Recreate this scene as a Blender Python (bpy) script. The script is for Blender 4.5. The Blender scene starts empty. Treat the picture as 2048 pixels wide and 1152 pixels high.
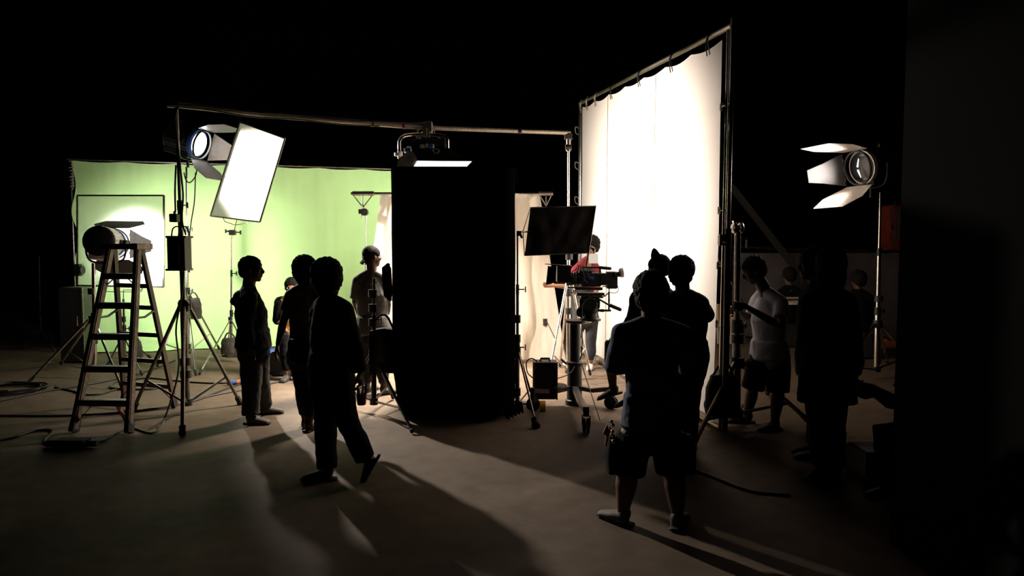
import bpy, bmesh, math, random
from mathutils import Vector, Matrix, noise
random.seed(7)
SC = bpy.context.scene
COL = SC.collection
V = Vector
# ------------------------------------------------------------ camera, world, exposure
F, CX, CY, HC, HORIZON = 1400.0, 1024.0, 576.0, 1.75, 490.0
PITCH = math.atan((CY - HORIZON) / F)
cam_data = bpy.data.cameras.new('camera')
cam = bpy.data.objects.new('camera', cam_data)
COL.objects.link(cam)
cam.location = (0, 0, HC)
cam.rotation_euler = (math.pi / 2 - PITCH, 0, 0)
cam_data.sensor_width = 36
cam_data.lens = F / 2048 * 36
cam_data.clip_start = 0.05
cam_data.clip_end = 200
SC.camera = cam
SC.view_settings.view_transform = 'Standard'
SC.view_settings.look = 'None'
SC.view_settings.exposure = 0.0
SC.view_settings.gamma = 1
SC.view_settings.use_curve_mapping = False
world = bpy.data.worlds.new('night')
SC.world = world
world.use_nodes = True
world.node_tree.nodes['Background'].inputs[0].default_value = (0, 0, 0, 1)
world.node_tree.nodes['Background'].inputs[1].default_value = 0

def ray(px, py):
    x = (px - CX) / F
    z = -(py - CY) / F
    c, s = math.cos(PITCH), math.sin(PITCH)
    return V((x, c + z * s, -s + z * c))
def P(px, py, Y):                      # point at distance Y seen at photo pixel px, py
    d = ray(px, py)
    return V((0, 0, HC)) + d * (Y / d.y)
def G(px, py):                         # floor point seen at a photo pixel
    d = ray(px, py)
    return V((0, 0, HC)) + d * (-HC / d.z)
def PZ(px, z, Y):                      # point with given height, at column px
    p = P(px, HORIZON, Y)
    for _ in range(3):
        py = HORIZON + (HC - z) / Y * F
        p = P(px, py, Y)
    return V((p.x, Y, z))

# ------------------------------------------------------------ lights of the place
def light(name, kind, loc, target, power, col=(1, 1, 1), **kw):
    l = bpy.data.lights.new(name, kind)
    l.energy = power
    l.color = col
    for k, v in kw.items():
        setattr(l, k, v)
    o = bpy.data.objects.new(name, l)
    COL.objects.link(o)
    o.location = loc
    d = (V(target) - V(loc)).normalized()
    o.rotation_euler = d.to_track_quat('-Z', 'Y').to_euler()
    return o
WARM = (1.0, 0.86, 0.74)
RL_C = P(1722, 335, 8.9)                       # right fresnel lens
RL_T = P(1316, 415, 8.15)                      # where it hits the silk
UL_C = P(398, 288, 10.75)                      # upper left fresnel
UL_T = P(508, 350, 10.2)
LL_C = P(222, 487, 9.1)                       # left fresnel next to the ladder
LL_T = P(274, 498, 9.95)
def dirn(a, b): return (V(b) - V(a)).normalized()
light('right_lamp_beam', 'SPOT', RL_C + dirn(RL_C, RL_T) * 0.05, P(1268, 420, 9.0), 2350, WARM, spot_size=math.radians(112), spot_blend=0.7, shadow_soft_size=0.2)
light('upper_lamp_beam', 'SPOT', UL_C + dirn(UL_C, UL_T) * 0.06, UL_T, 3300, (1, 0.90, 0.78), spot_size=math.radians(68), spot_blend=0.5, shadow_soft_size=0.09)
light('left_lamp_beam', 'SPOT', LL_C + dirn(LL_C, LL_T) * 0.06, LL_T, 1100, (1, 0.97, 0.9), spot_size=math.radians(80), spot_blend=0.9, shadow_soft_size=0.1)
# added unseen area lights without lamp bodies: they brighten the green cloth and the muslin
light('green_fill_light', 'AREA', V((-0.9, 11.3, 2.6)), V((-4.6, 12.3, 1.3)), 44, (1, 0.97, 0.88), shape='RECTANGLE', size=0.9, size_y=0.9, spread=math.radians(140))
light('muslin_fill_light', 'AREA', P(905, 420, 8.4), P(930, 560, 10.4), 45, WARM, shape='RECTANGLE', size=1.2, size_y=1.0, spread=math.radians(150))
light('softbox_light', 'AREA', P(872, 344, 8.75), P(840, 720, 9.2), 400, (1, 0.88, 0.74), shape='RECTANGLE', size=0.6, size_y=0.35, spread=math.radians(125))

# ------------------------------------------------------------ materials
def mat(name, col, rough=0.6, metal=0.0, noise_scale=0, noise_amt=0.25, bump=0, bump_scale=60, trans=0, emit=None, emit_s=0, stretch=None, alpha=None, spec=None):
    m = bpy.data.materials.new(name)
    m.use_nodes = True
    nt = m.node_tree
    b = nt.nodes['Principled BSDF']
    b.inputs['Base Color'].default_value = (*col, 1)
    b.inputs['Roughness'].default_value = rough
    b.inputs['Metallic'].default_value = metal
    if spec is not None: b.inputs['Specular IOR Level'].default_value = spec
    tc = nt.nodes.new('ShaderNodeTexCoord')
    mp = nt.nodes.new('ShaderNodeMapping')
    nt.links.new(tc.outputs['Object'], mp.inputs[0])
    if stretch: mp.inputs['Scale'].default_value = stretch
    if noise_scale:
        n = nt.nodes.new('ShaderNodeTexNoise')
        n.inputs['Scale'].default_value = noise_scale
        n.inputs['Detail'].default_value = 6
        nt.links.new(mp.outputs[0], n.inputs['Vector'])
        r = nt.nodes.new('ShaderNodeValToRGB')
        r.color_ramp.elements[0].position = 0.3
        r.color_ramp.elements[1].position = 0.7
        r.color_ramp.elements[0].color = (*[c * (1 - noise_amt) for c in col], 1)
        r.color_ramp.elements[1].color = (*[min(1, c * (1 + noise_amt)) for c in col], 1)
        nt.links.new(n.outputs['Fac'], r.inputs[0])
        nt.links.new(r.outputs[0], b.inputs['Base Color'])
    if bump:
        n2 = nt.nodes.new('ShaderNodeTexNoise')
        n2.inputs['Scale'].default_value = bump_scale
        n2.inputs['Detail'].default_value = 4
        nt.links.new(mp.outputs[0], n2.inputs['Vector'])
        bp = nt.nodes.new('ShaderNodeBump')
        bp.inputs['Strength'].default_value = bump
        bp.inputs['Distance'].default_value = 0.01
        nt.links.new(n2.outputs['Fac'], bp.inputs['Height'])
        nt.links.new(bp.outputs[0], b.inputs['Normal'])
    if emit:
        b.inputs['Emission Color'].default_value = (*emit, 1)
        b.inputs['Emission Strength'].default_value = emit_s
    if trans:                          # thin cloth that lets light through
        t = nt.nodes.new('ShaderNodeBsdfTranslucent')
        t.inputs[0].default_value = (*col, 1)
        mx = nt.nodes.new('ShaderNodeMixShader')
        mx.inputs[0].default_value = trans
        nt.links.new(b.outputs[0], mx.inputs[1])
        nt.links.new(t.outputs[0], mx.inputs[2])
        out = nt.nodes['Material Output']
        if alpha is not None:
            tr = nt.nodes.new('ShaderNodeBsdfTransparent')
            m2 = nt.nodes.new('ShaderNodeMixShader')
            m2.inputs[0].default_value = alpha
            nt.links.new(tr.outputs[0], m2.inputs[1])
            nt.links.new(mx.outputs[0], m2.inputs[2])
            nt.links.new(m2.outputs[0], out.inputs[0])
        else:
            nt.links.new(mx.outputs[0], out.inputs[0])
    return m
def glass_mat(name, col, rough=0.05):
    m = mat(name, col, rough)
    m.node_tree.nodes['Principled BSDF'].inputs['Transmission Weight'].default_value = 1
    return m
M = {
 'black_cloth': mat('black_cloth', (.003, .003, .003), .95, bump=.5, bump_scale=30, spec=0),
 'flag_cloth': mat('flag_cloth', (.012, .010, .010), .95, bump=.5, bump_scale=20, stretch=(6, 6, 1), spec=.1),
 'green': mat('green_cloth', (.43, .66, .28), .9, noise_scale=1.5, noise_amt=.05, bump=.15, bump_scale=8),
 'silk': mat('silk', (.80, .75, .70), .9, trans=.7, bump=.2, bump_scale=6),
 'diffusion': mat('diffusion', (.82, .82, .80), .9, trans=.5, alpha=.55),
 'panel': mat('panel_cloth', (.75, .74, .72), .9, trans=.5),
 'muslin': mat('muslin', (.62, .525, .44), .9, trans=.5, noise_scale=3, noise_amt=.06, bump=.6, bump_scale=5, stretch=(5, 5, 1)),
 'chrome': mat('chrome', (.62, .58, .54), .25, 1, noise_scale=25, noise_amt=.2),
 'steel': mat('steel', (.20, .18, .165), .38, 1, noise_scale=20, noise_amt=.3),
 'pipe': mat('scaffold_pipe', (.30, .26, .21), .5, .8, noise_scale=12, noise_amt=.4, stretch=(1, 8, 8)),
 'dark_metal': mat('dark_metal', (.03, .03, .032), .4, .6, noise_scale=20),
 'black_plastic': mat('black_plastic', (.008, .008, .009), .5, noise_scale=30),
 'rubber': mat('rubber', (.008, .008, .008), .8, bump=.2),
 'cable': mat('cable_rubber', (.006, .006, .006), .6, noise_scale=20),
 'barn': mat('barn_door_metal', (.16, .15, .15), .45, .5, noise_scale=15, noise_amt=.15),
 'barn_lit': mat('barn_door_lit', (.55, .5, .46), .4, .3, noise_scale=15, noise_amt=.1),  # lamp light on the right lamp's doors and ring, put into paler metal
 'housing': mat('lamp_housing', (.80, .77, .72), .45, .0, noise_scale=10, noise_amt=.08),
 'housing_dark': mat('lamp_housing_dark', (.02, .02, .022), .5, .3, noise_scale=10),
 'blue': mat('blue_plastic', (.03, .10, .42), .4, noise_scale=10, noise_amt=.1),
 'lens': mat('lamp_lens', (1, 1, 1), .1, emit=(1, .98, .95), emit_s=18),
 'glint': mat('lamp_glint', (1, 1, 1), .2, emit=(1, .95, .9), emit_s=3),  # glow standing in for highlights on the right lamp's glass
 'lens_side': mat('lamp_glass', (.008, .008, .01), .08, 0, noise_scale=5),
 'softbox_front': mat('softbox_front', (1, 1, 1), .8, emit=(1, .97, .93), emit_s=4),
 'silver_cloth': mat('silver_cloth', (.40, .34, .29), .7, noise_scale=14, noise_amt=.3, bump=.4, bump_scale=30),
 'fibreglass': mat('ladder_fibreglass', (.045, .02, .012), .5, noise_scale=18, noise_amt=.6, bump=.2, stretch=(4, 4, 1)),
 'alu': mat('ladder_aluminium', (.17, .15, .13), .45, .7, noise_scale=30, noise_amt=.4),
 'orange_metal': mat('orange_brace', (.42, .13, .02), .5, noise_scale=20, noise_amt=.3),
 'red_tape': mat('red_tape', (.5, .02, .02), .5, noise_scale=5),
 'bag': mat('sandbag_cloth', (.05, .045, .035), .9, noise_scale=10, bump=.5, bump_scale=25),
 'bag_black': mat('black_bag_cloth', (.008, .008, .008), .9, bump=.5, bump_scale=25),
 'case': mat('case_panel', (.02, .018, .016), .5, noise_scale=15, noise_amt=.3, bump=.2),
 'skin': mat('skin', (.09, .042, .025), .6, noise_scale=12, noise_amt=.08, spec=.3),  # shade put into the colour, keeps backlit people near black
 'skin_lit': mat('skin_lit', (.20, .09, .045), .6, noise_scale=12, noise_amt=.08),  # same skin made paler for people the lamps reach
 'hair': mat('hair', (.006, .0045, .004), .85, spec=.15, bump=.6, bump_scale=160, stretch=(1, 1, .3)),
 'navy': mat('navy_cotton', (.025, .035, .085), .9, bump=.4, bump_scale=30),
 'grey_tee': mat('grey_cotton', (.42, .43, .50), .9, bump=.4, bump_scale=20),
 'light_tee': mat('light_grey_cotton', (.15, .14, .125), .9, bump=.4, bump_scale=20),
 'dim_tee': mat('heather_cotton', (.08, .075, .068), .9, bump=.4, bump_scale=20),
 'tan_tee': mat('brown_cotton', (.10, .07, .055), .9, bump=.4, bump_scale=20),
 'black_wear': mat('black_cotton', (.005, .005, .0055), .95, bump=.4, bump_scale=25, spec=.1),
 'red_shirt': mat('red_cotton', (.16, .010, .018), .9, bump=.3, noise_scale=8),
 'yellow_shirt': mat('yellow_striped_knit', (.55, .27, .05), .9, bump=.5, bump_scale=80, noise_scale=18, noise_amt=.4, stretch=(1, 1, 6)),
 'denim': mat('dark_denim', (.009, .010, .014), .9, bump=.5, bump_scale=60),
 'khaki': mat('grey_twill', (.018, .016, .015), .9, bump=.4, bump_scale=40),
 'shoe_white': mat('white_canvas', (.6, .55, .5), .7, noise_scale=20, noise_amt=.1),
 'shoe_dark': mat('dark_shoe', (.02, .018, .017), .6, noise_scale=20),
 'shoe_grey': mat('grey_shoe', (.085, .075, .065), .7, noise_scale=20),
 'eye': mat('eye', (.4, .38, .36), .2, noise_scale=4),
 'cup': mat('red_drink', (.35, .01, .01), .3, noise_scale=6),
 'cup_lid': glass_mat('clear_plastic', (.9, .85, .8), .1),
 'tarp': mat('grey_tarpaulin', (.075, .062, .062), .6, noise_scale=3, noise_amt=.2, bump=1, bump_scale=4),
 'yellow_sign': mat('yellow_sign', (.75, .38, .03), .5, noise_scale=4, noise_amt=.1),
 'red_sign': mat('red_paint', (.22, .03, .015), .6, noise_scale=8),
 'white_plastic': mat('white_plastic', (.6, .55, .5), .5, noise_scale=6, noise_amt=.05),
 'monitor_glow': mat('glowing_monitor', (.3, .28, .25), .3, emit=(.72, .64, .52), emit_s=.9),  # even pale glow given to the whole monitor box
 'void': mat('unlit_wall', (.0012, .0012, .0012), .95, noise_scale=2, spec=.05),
 'dark_wood': mat('dark_wood', (.06, .03, .02), .7, noise_scale=8, noise_amt=.4, stretch=(1, 8, 8)),
 'paper': mat('paper', (.5, .42, .36), .8, noise_scale=3),
 'orange_net': mat('orange_plastic', (.45, .14, .03), .6, noise_scale=90, noise_amt=.8),
 'rope': mat('rope', (.45, .4, .34), .9, bump=.5, bump_scale=200),
}
def floor_material():
    m = bpy.data.materials.new('concrete_floor')
    m.use_nodes = True
    nt = m.node_tree
    b = nt.nodes['Principled BSDF']
    tc = nt.nodes.new('ShaderNodeTexCoord')
    n1 = nt.nodes.new('ShaderNodeTexNoise'); n1.inputs['Scale'].default_value = .8; n1.inputs['Detail'].default_value = 8; n1.inputs['Roughness'].default_value = .6
    n2 = nt.nodes.new('ShaderNodeTexNoise'); n2.inputs['Scale'].default_value = 6; n2.inputs['Detail'].default_value = 8
    for n in (n1, n2): nt.links.new(tc.outputs['Object'], n.inputs['Vector'])
    r = nt.nodes.new('ShaderNodeValToRGB')
    r.color_ramp.elements[0].position = .3; r.color_ramp.elements[1].position = .75
    r.color_ramp.elements[0].color = (.088, .061, .041, 1); r.color_ramp.elements[1].color = (.160, .113, .077, 1)
    nt.links.new(n1.outputs['Fac'], r.inputs[0])
    mx = nt.nodes.new('ShaderNodeMix'); mx.data_type = 'RGBA'; mx.blend_type = 'MULTIPLY'; mx.inputs[0].default_value = .55
    r2 = nt.nodes.new('ShaderNodeValToRGB'); r2.color_ramp.elements[0].position = .35; r2.color_ramp.elements[1].position = .6
    r2.color_ramp.elements[0].color = (.6, .58, .56, 1); r2.color_ramp.elements[1].color = (1, 1, 1, 1)
    nt.links.new(n2.outputs['Fac'], r2.inputs[0])
    nt.links.new(r.outputs[0], mx.inputs[6]); nt.links.new(r2.outputs[0], mx.inputs[7])
    nt.links.new(mx.outputs[2], b.inputs['Base Color'])
    b.inputs['Roughness'].default_value = .75
    b.inputs['Specular IOR Level'].default_value = .25
    bp = nt.nodes.new('ShaderNodeBump'); bp.inputs['Strength'].default_value = .25; bp.inputs['Distance'].default_value = .02
    nt.links.new(n2.outputs['Fac'], bp.inputs['Height']); nt.links.new(bp.outputs[0], b.inputs['Normal'])
    return m
M['floor'] = floor_material()

# ------------------------------------------------------------ mesh builder
def frame_of(d, side=None):
    d = V(d).normalized()
    if side is None:
        side = V((0, 0, 1)).cross(d)
        if side.length < .05: side = V((1, 0, 0))
    s = V(side) - d * V(side).dot(d)
    if s.length < 1e-4: s = d.orthogonal()
    s.normalize()
    return d, s, d.cross(s).normalized()
class MB:
    def __init__(self): self.v = []; self.f = []
    def add(self, vs, fs):
        o = len(self.v)
        self.v += [V(p) for p in vs]
        self.f += [tuple(i + o for i in f) for f in fs]
        return self
    def box(self, c, size, ax=None):                       # ax: (x, y, z) unit axes
        x, y, z = ax or (V((1, 0, 0)), V((0, 1, 0)), V((0, 0, 1)))
        c = V(c); hx, hy, hz = size[0] / 2, size[1] / 2, size[2] / 2
        b = min(hx, hy, hz) * .18                          # small chamfer
        vs = []; fs = []
        for sz in (-1, 1):
            for (ix, iy, iz) in ((hx - b, hy - b, hz), (hx, hy, hz - b)):
                for (sx, sy) in ((-1, -1), (1, -1), (1, 1), (-1, 1)):
                    vs.append(c + x * sx * ix + y * sy * iy + z * sz * iz)
        # rings: 0 bottom inner, 1 bottom outer, 2 top inner, 3 top outer
        R = lambda k: [k * 4 + i for i in range(4)]
        def band(a, bb):
            for i in range(4):
                j = (i + 1) % 4
                fs.append((a[i], a[j], bb[j], bb[i]))
        fs.append(tuple(reversed(R(0)))); band(R(0), R(1)); band(R(1), R(3)); band(R(3), R(2)); fs.append(tuple(R(2)))
        return self.add(vs, fs)
    def beam(self, a, b, w, t, side=None):                 # rectangular bar between two points
        a, b = V(a), V(b)
        d, s, u = frame_of(b - a, side)
        return self.box((a + b) / 2, (w, t, (b - a).length), (s, u, d))
    def tube(self, pts, r, seg=8, side=None, cap=True, round_cap=False):
        pts = [V(p) for p in pts]
        n = len(pts)
        rs = r if isinstance(r, (list, tuple)) else [r] * n
        rs = [q if isinstance(q, (list, tuple)) else (q, q) for q in rs]
        ds = []
        for i in range(n):
            a = pts[max(i - 1, 0)]; b = pts[min(i + 1, n - 1)]
            d = (b - a)
            ds.append(d.normalized() if d.length > 1e-9 else V((0, 0, 1)))
        d, s, u = frame_of(ds[0], side)
        rings = []
        def ring(c, s, u, ra, rb):
            return [c + s * (ra * math.cos(2 * math.pi * k / seg)) + u * (rb * math.sin(2 * math.pi * k / seg)) for k in range(seg)]
        if round_cap:
            for t in (-.92, -.6, -.2):
                q = math.sqrt(1 - t * t)
                m_ = min(rs[0])
                rings.append(ring(pts[0] + ds[0] * t * m_, s, u, rs[0][0] * q, rs[0][1] * q))
        for i in range(n):
            if i and side is None:
                s = (s - ds[i] * s.dot(ds[i])); s.normalize(); u = ds[i].cross(s)
            elif i:
                _, s, u = frame_of(ds[i], side)
            rings.append(ring(pts[i], s, u, *rs[i]))
        if round_cap:
            for t in (.2, .6, .92):
                q = math.sqrt(1 - t * t)
                m_ = min(rs[-1])
                rings.append(ring(pts[-1] + ds[-1] * t * m_, s, u, rs[-1][0] * q, rs[-1][1] * q))
        vs = [p for rg in rings for p in rg]
        fs = []
        for i in range(len(rings) - 1):
            for k in range(seg):
                k2 = (k + 1) % seg
                fs.append((i * seg + k, i * seg + k2, (i + 1) * seg + k2, (i + 1) * seg + k))
        if cap:
            fs.append(tuple(reversed(range(seg))))
            fs.append(tuple((len(rings) - 1) * seg + k for k in range(seg)))
        return self.add(vs, fs)
    def cyl(self, a, b, r, r2=None, seg=16): return self.tube([a, b], [r, r if r2 is None else r2], seg)
    def lathe(self, o, d, prof, seg=28, side=None, close=True):   # prof: (distance along, radius)
        d, s, u = frame_of(d, side); o = V(o)
        vs = []; fs = []
        for (h, r) in prof:
            for k in range(seg):
                a = 2 * math.pi * k / seg
                vs.append(o + d * h + (s * math.cos(a) + u * math.sin(a)) * r)
        for i in range(len(prof) - 1):
            for k in range(seg):
                k2 = (k + 1) % seg
                fs.append((i * seg + k, i * seg + k2, (i + 1) * seg + k2, (i + 1) * seg + k))
        if close:
            fs.append(tuple(reversed(range(seg))))
            fs.append(tuple((len(prof) - 1) * seg + k for k in range(seg)))
        return self.add(vs, fs)
    def ball(self, c, r, ax=None, seg=14, rings=9):
        if not isinstance(r, (list, tuple)): r = (r, r, r)
        x, y, z = ax or (V((1, 0, 0)), V((0, 1, 0)), V((0, 0, 1)))
        c = V(c); vs = []; fs = []
        for i in range(1, rings):
            t = math.pi * i / rings
            for k in range(seg):
                a = 2 * math.pi * k / seg
                vs.append(c + x * r[0] * math.sin(t) * math.cos(a) + y * r[1] * math.sin(t) * math.sin(a) - z * r[2] * math.cos(t))
        b = len(vs); vs += [c - z * r[2], c + z * r[2]]
        for i in range(rings - 2):
            for k in range(seg):
                k2 = (k + 1) % seg
                fs.append((i * seg + k, i * seg + k2, (i + 1) * seg + k2, (i + 1) * seg + k))
        for k in range(seg):
            k2 = (k + 1) % seg
            fs.append((b, k2, k)); fs.append((b + 1, (rings - 2) * seg + k, (rings - 2) * seg + k2))
        return self.add(vs, fs)
    def grid(self, fn, nu, nv, thick=0, nrm=None):         # fn(u,v)->point; thick gives it two sides
        vs = [V(fn(i / nu, j / nv)) for j in range(nv + 1) for i in range(nu + 1)]
        fs = [(j * (nu + 1) + i, j * (nu + 1) + i + 1, (j + 1) * (nu + 1) + i + 1, (j + 1) * (nu + 1) + i) for j in range(nv) for i in range(nu)]
        if thick:
            n = len(vs); nr = V(nrm).normalized()
            vs2 = [p + nr * thick for p in vs]
            fs2 = [tuple(reversed([i + n for i in f])) for f in fs]
            edge = [i for i in range(nu + 1)] + [j * (nu + 1) + nu for j in range(1, nv + 1)] + [nv * (nu + 1) + i for i in range(nu - 1, -1, -1)] + [j * (nu + 1) for j in range(nv - 1, 0, -1)]
            side = [(edge[(k + 1) % len(edge)], edge[k], edge[k] + n, edge[(k + 1) % len(edge)] + n) for k in range(len(edge))]
            vs += vs2; fs += fs2 + side
        return self.add(vs, fs)
    def plate(self, pts, t, nrm=None):                     # flat polygon with thickness
        pts = [V(p) for p in pts]
        n = nrm or (pts[1] - pts[0]).cross(pts[2] - pts[0]).normalized()
        n = V(n) * (t / 2); k = len(pts)
        vs = [p + n for p in pts] + [p - n for p in pts]
        fs = [tuple(range(k)), tuple(reversed(range(k, 2 * k)))] + [(i, i + k, (i + 1) % k + k, (i + 1) % k) for i in range(k)]
        return self.add(vs, fs)
    def build(self, name, m, parent=None, smooth=True, origin=None, subsurf=0, ang=40):
        if origin is None:
            if parent is not None: origin = V(parent['_o']) if '_o' in parent.keys() else V((0, 0, 0))
            else:
                xs = [p.x for p in self.v]; ys = [p.y for p in self.v]; zs = [p.z for p in self.v]
                origin = V(((min(xs) + max(xs)) / 2, (min(ys) + max(ys)) / 2, min(zs)))
        me = bpy.data.meshes.new(name)
        me.from_pydata([p - origin for p in self.v], [], self.f)
        me.validate()
        bm = bmesh.new(); bm.from_mesh(me)
        bmesh.ops.recalc_face_normals(bm, faces=bm.faces)
        bm.to_mesh(me); bm.free()
        o = bpy.data.objects.new(name, me)
        COL.objects.link(o)
        if m: me.materials.append(M[m] if isinstance(m, str) else m)
        if smooth:
            for p in me.polygons: p.use_smooth = True
            try: me.set_sharp_from_angle(angle=math.radians(ang))
            except Exception: pass
        o['_o'] = tuple(origin)
        ALL.append(o)
        if parent is not None: o.parent = parent
        else: o.location = origin
        if subsurf:
            md = o.modifiers.new('s', 'SUBSURF'); md.levels = md.render_levels = subsurf
        return o
ALL = []
def thing(name, label, cat, loc, group=None):
    o = bpy.data.objects.new(name, None)
    COL.objects.link(o); o.location = loc; o.empty_display_size = .1
    o['_o'] = tuple(loc); ALL.append(o)
    return tag(o, label, cat, group)
def tag(o, label, cat, group=None, kind=None):
    if label: o['label'] = label
    if cat: o['category'] = cat
    if group: o['group'] = group
    if kind: o['kind'] = kind
    return o
def structure(o): o['kind'] = 'structure'; return o
def catmull(pts, n=8):
    pts = [V(p) for p in pts]; q = [pts[0]] + pts + [pts[-1]]; out = []
    for i in range(1, len(q) - 2):
        for k in range(n):
            t = k / n
            out.append(.5 * ((2 * q[i]) + (q[i + 1] - q[i - 1]) * t + (2 * q[i - 1] - 5 * q[i] + 4 * q[i + 1] - q[i + 2]) * t * t + (3 * q[i] - q[i - 1] - 3 * q[i + 1] + q[i + 2]) * t ** 3))
    out.append(pts[-1])
    return out
X, Y_, Z = V((1, 0, 0)), V((0, 1, 0)), V((0, 0, 1))
# ------------------------------------------------------------ setting
structure(MB().grid(lambda u, v: (-16 + 34 * u, -3 + 24 * v, 0), 4, 4, .1, (0, 0, -1)).build('floor', 'floor', smooth=False, origin=V((0, 0, 0))))
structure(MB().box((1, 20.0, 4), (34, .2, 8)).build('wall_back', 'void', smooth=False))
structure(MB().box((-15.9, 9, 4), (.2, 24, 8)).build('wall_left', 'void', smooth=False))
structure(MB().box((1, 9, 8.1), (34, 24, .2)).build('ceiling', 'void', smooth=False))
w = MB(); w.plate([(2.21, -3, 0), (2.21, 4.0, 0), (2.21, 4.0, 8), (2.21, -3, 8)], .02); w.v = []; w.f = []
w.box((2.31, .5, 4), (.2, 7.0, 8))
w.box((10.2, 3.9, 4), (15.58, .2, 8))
structure(w.build('wall_right_added', 'void', smooth=False))  # black wall added where the view only goes dark

# ------------------------------------------------------------ green cloth backdrop
GA, GB = G(160, 703), G(800, 680)
GA.z = GB.z = 0
gdir = (GB - GA).normalized(); gnrm = V((gdir.y, -gdir.x, 0))       # towards the camera
gA_h = P(165, 321, GA.y).z; gB_h = P(790, 341, GB.y).z
GB = GA + gdir * 6.9
def gfun(u, v):
    h = gA_h * (1 - u) + gB_h * u
    p = GA.lerp(GB, u); 
    fold = .010 * noise.noise(V((u * 22, v * 1.2, 1))) + .006 * noise.noise(V((u * 60, v * 3, 4)))
    edge = math.exp(-u * 40) * .05 * math.sin(v * 22 + 1) * math.exp(-abs(v - .7) * 3)
    z = h * v - .02 * abs(math.sin(u * math.pi * 9)) * v
    low = max(0, 1 - v / .10)
    out = .45 * low ** 2 * (.7 + .5 * noise.noise(V((u * 9, 2, 2))))
    f2 = .05 * math.sin(u * 48 + 3 * noise.noise(V((u * 5, 0, 0)))) * max(0, .35 - v) / .35
    return p + gnrm * (fold + out + f2) + gdir * edge + Z * max(z, .012 + .02 * abs(noise.noise(V((u * 30, v * 40, 0)))))
back = thing('green_backdrop', 'bright green cloth backdrop hung across the back of the stage', 'backdrop', tuple(GA.lerp(GB, .5)))
MB().grid(gfun, 160, 60, .006, -gnrm).build('green_cloth', 'green', back, ang=80)
t = MB(); t.tube([GA + Z * (gA_h + .02) - gdir * .1 - gnrm * .03, GB + Z * (gB_h + .02) - gnrm * .03], .022, 10)
t.build('top_pipe', 'steel', back)
for q, h in ((GA - gdir * .05 - gnrm * .06, gA_h + .03), (GB + gdir * .02 - gnrm * .06, gB_h + .03)):
    MB().tube([q, q + Z * h], .02, 10).build('support_pole', 'steel', back)
t = MB()
for k in range(9):
    q = GA - gdir * .05 + Z * (gA_h - .02 - k * .05)
    t.tube([q + V((.02 * math.sin(k * 2), 0, 0)), q + gdir * .06 + Z * .02, q + gdir * .03 - Z * .05], .006, 5)
t.build('tie_rope', 'rope', back)

# ------------------------------------------------------------ big silk frame on the right
SA, SB = G(1160, 704), G(1440, 862)            # far left, near right foot
SA.z = SB.z = 0
hA, hB = P(1160, 207, SA.y).z, P(1456, 60, SB.y).z
sdir = (SB - SA).normalized(); snrm = V((sdir.y, -sdir.x, 0))
if snrm.x > 0: snrm = -snrm                    # towards the set (camera side)
silk = thing('silk_frame', 'huge white silk diffusion frame glowing on the right', 'diffusion frame', tuple(SA.lerp(SB, .5)))
TOPA, TOPB = SA + Z * hA, SB + Z * hB
lean = P(1458, 60, SB.y); TOPB = V((lean.x, SB.y, hB))
def sfun(u, v):
    u2 = .012 + u * .962; v2 = .012 + v * .972
    lo = SA.lerp(SB, u2) + Z * .05; hi = TOPA.lerp(TOPB, u2)
    p = lo.lerp(hi, v2)
    w = .012 * noise.noise(V((u * 7, v * 3, 0))) + .03 * noise.noise(V((u * 14 + v * 6, v * 5, 3))) * (max(0, .3 - v) + max(0, .12 - u) + max(0, u - .9) * 1.2)
    sag = -.035 * abs(math.sin(u * math.pi * 7)) * max(0, v - .93) / .07
    return p + snrm * w + Z * sag
MB().grid(sfun, 120, 90, .0, snrm).build('silk_cloth', 'silk', silk, ang=80)
t = MB()
for u in (.28, .66):
    t.tube([sfun(u, k / 20) + snrm * .004 for k in range(21)], .004, 4)
t.build('seam', 'muslin', silk)
MB().tube([TOPA - sdir * .12 + Z * .02, TOPB + sdir * .06 + Z * .02], .026, 10).build('top_pipe', 'pipe', silk)
MB().tube([SA + Z * .03 - sdir * .05, SB + Z * .03], .026, 10).build('bottom_pipe', 'pipe', silk)
MB().tube([SA + Z * .02 - sdir * .06, TOPA - sdir * .06], .022, 10).build('side_pipe', 'chrome', silk)
MB().tube([SB + Z * .02 - sdir * .005, TOPB - sdir * .005], .02, 10).build('side_pipe', 'chrome', silk)
MB().tube([SA + Z * .03 - sdir * .1, TOPA + Z * .05 - sdir * .1], .02, 10).build('stand_pole', 'steel', silk)
pb = SB + sdir * .09
MB().tube([pb + Z * .02, pb + Z * 1.9], .03, 10).build('stand_pole', 'dark_metal', silk)
MB().tube([pb + Z * 1.88, TOPB + sdir * .07 + Z * .08], .019, 10).build('stand_pole', 'chrome', silk)
for (pp, hh) in ((.33, 0), (.55, 0), (.75, 0), (.93, 0), (.18, 0), (.09, 0), (.02, 0)):
    q = TOPA.lerp(TOPB, pp); t = MB()
    for s in (-1, 1):
        t.tube(catmull([q + Z * .05 + snrm * .02, q + snrm * .05 - Z * .03 + sdir * .02 * s, q - Z * .16 + snrm * .03 + sdir * .03 * s], 4), .006, 5)
    t.build('tie', 'cable' if pp > .3 else 'rope', silk)
for hh in (.45, .62, .76, .9):
    q = SA.lerp(TOPA, hh) - sdir * .06; t = MB()
    t.tube(catmull([q, q + snrm * .06 - sdir * .06 + Z * .05, q + snrm * .05 - sdir * .1 - Z * .04, q - Z * .09 - sdir * .02], 4), .008, 5)
    t.build('tie', 'rope', silk)
for hh in (.27, .42, .56, .82):
    q = SB.lerp(TOPB, hh)
    MB().tube([q - sdir * .12, q + sdir * .1], .008, 6).box(q - sdir * .12, (.02, .02, .07)).build('clamp', 'steel', silk)
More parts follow.
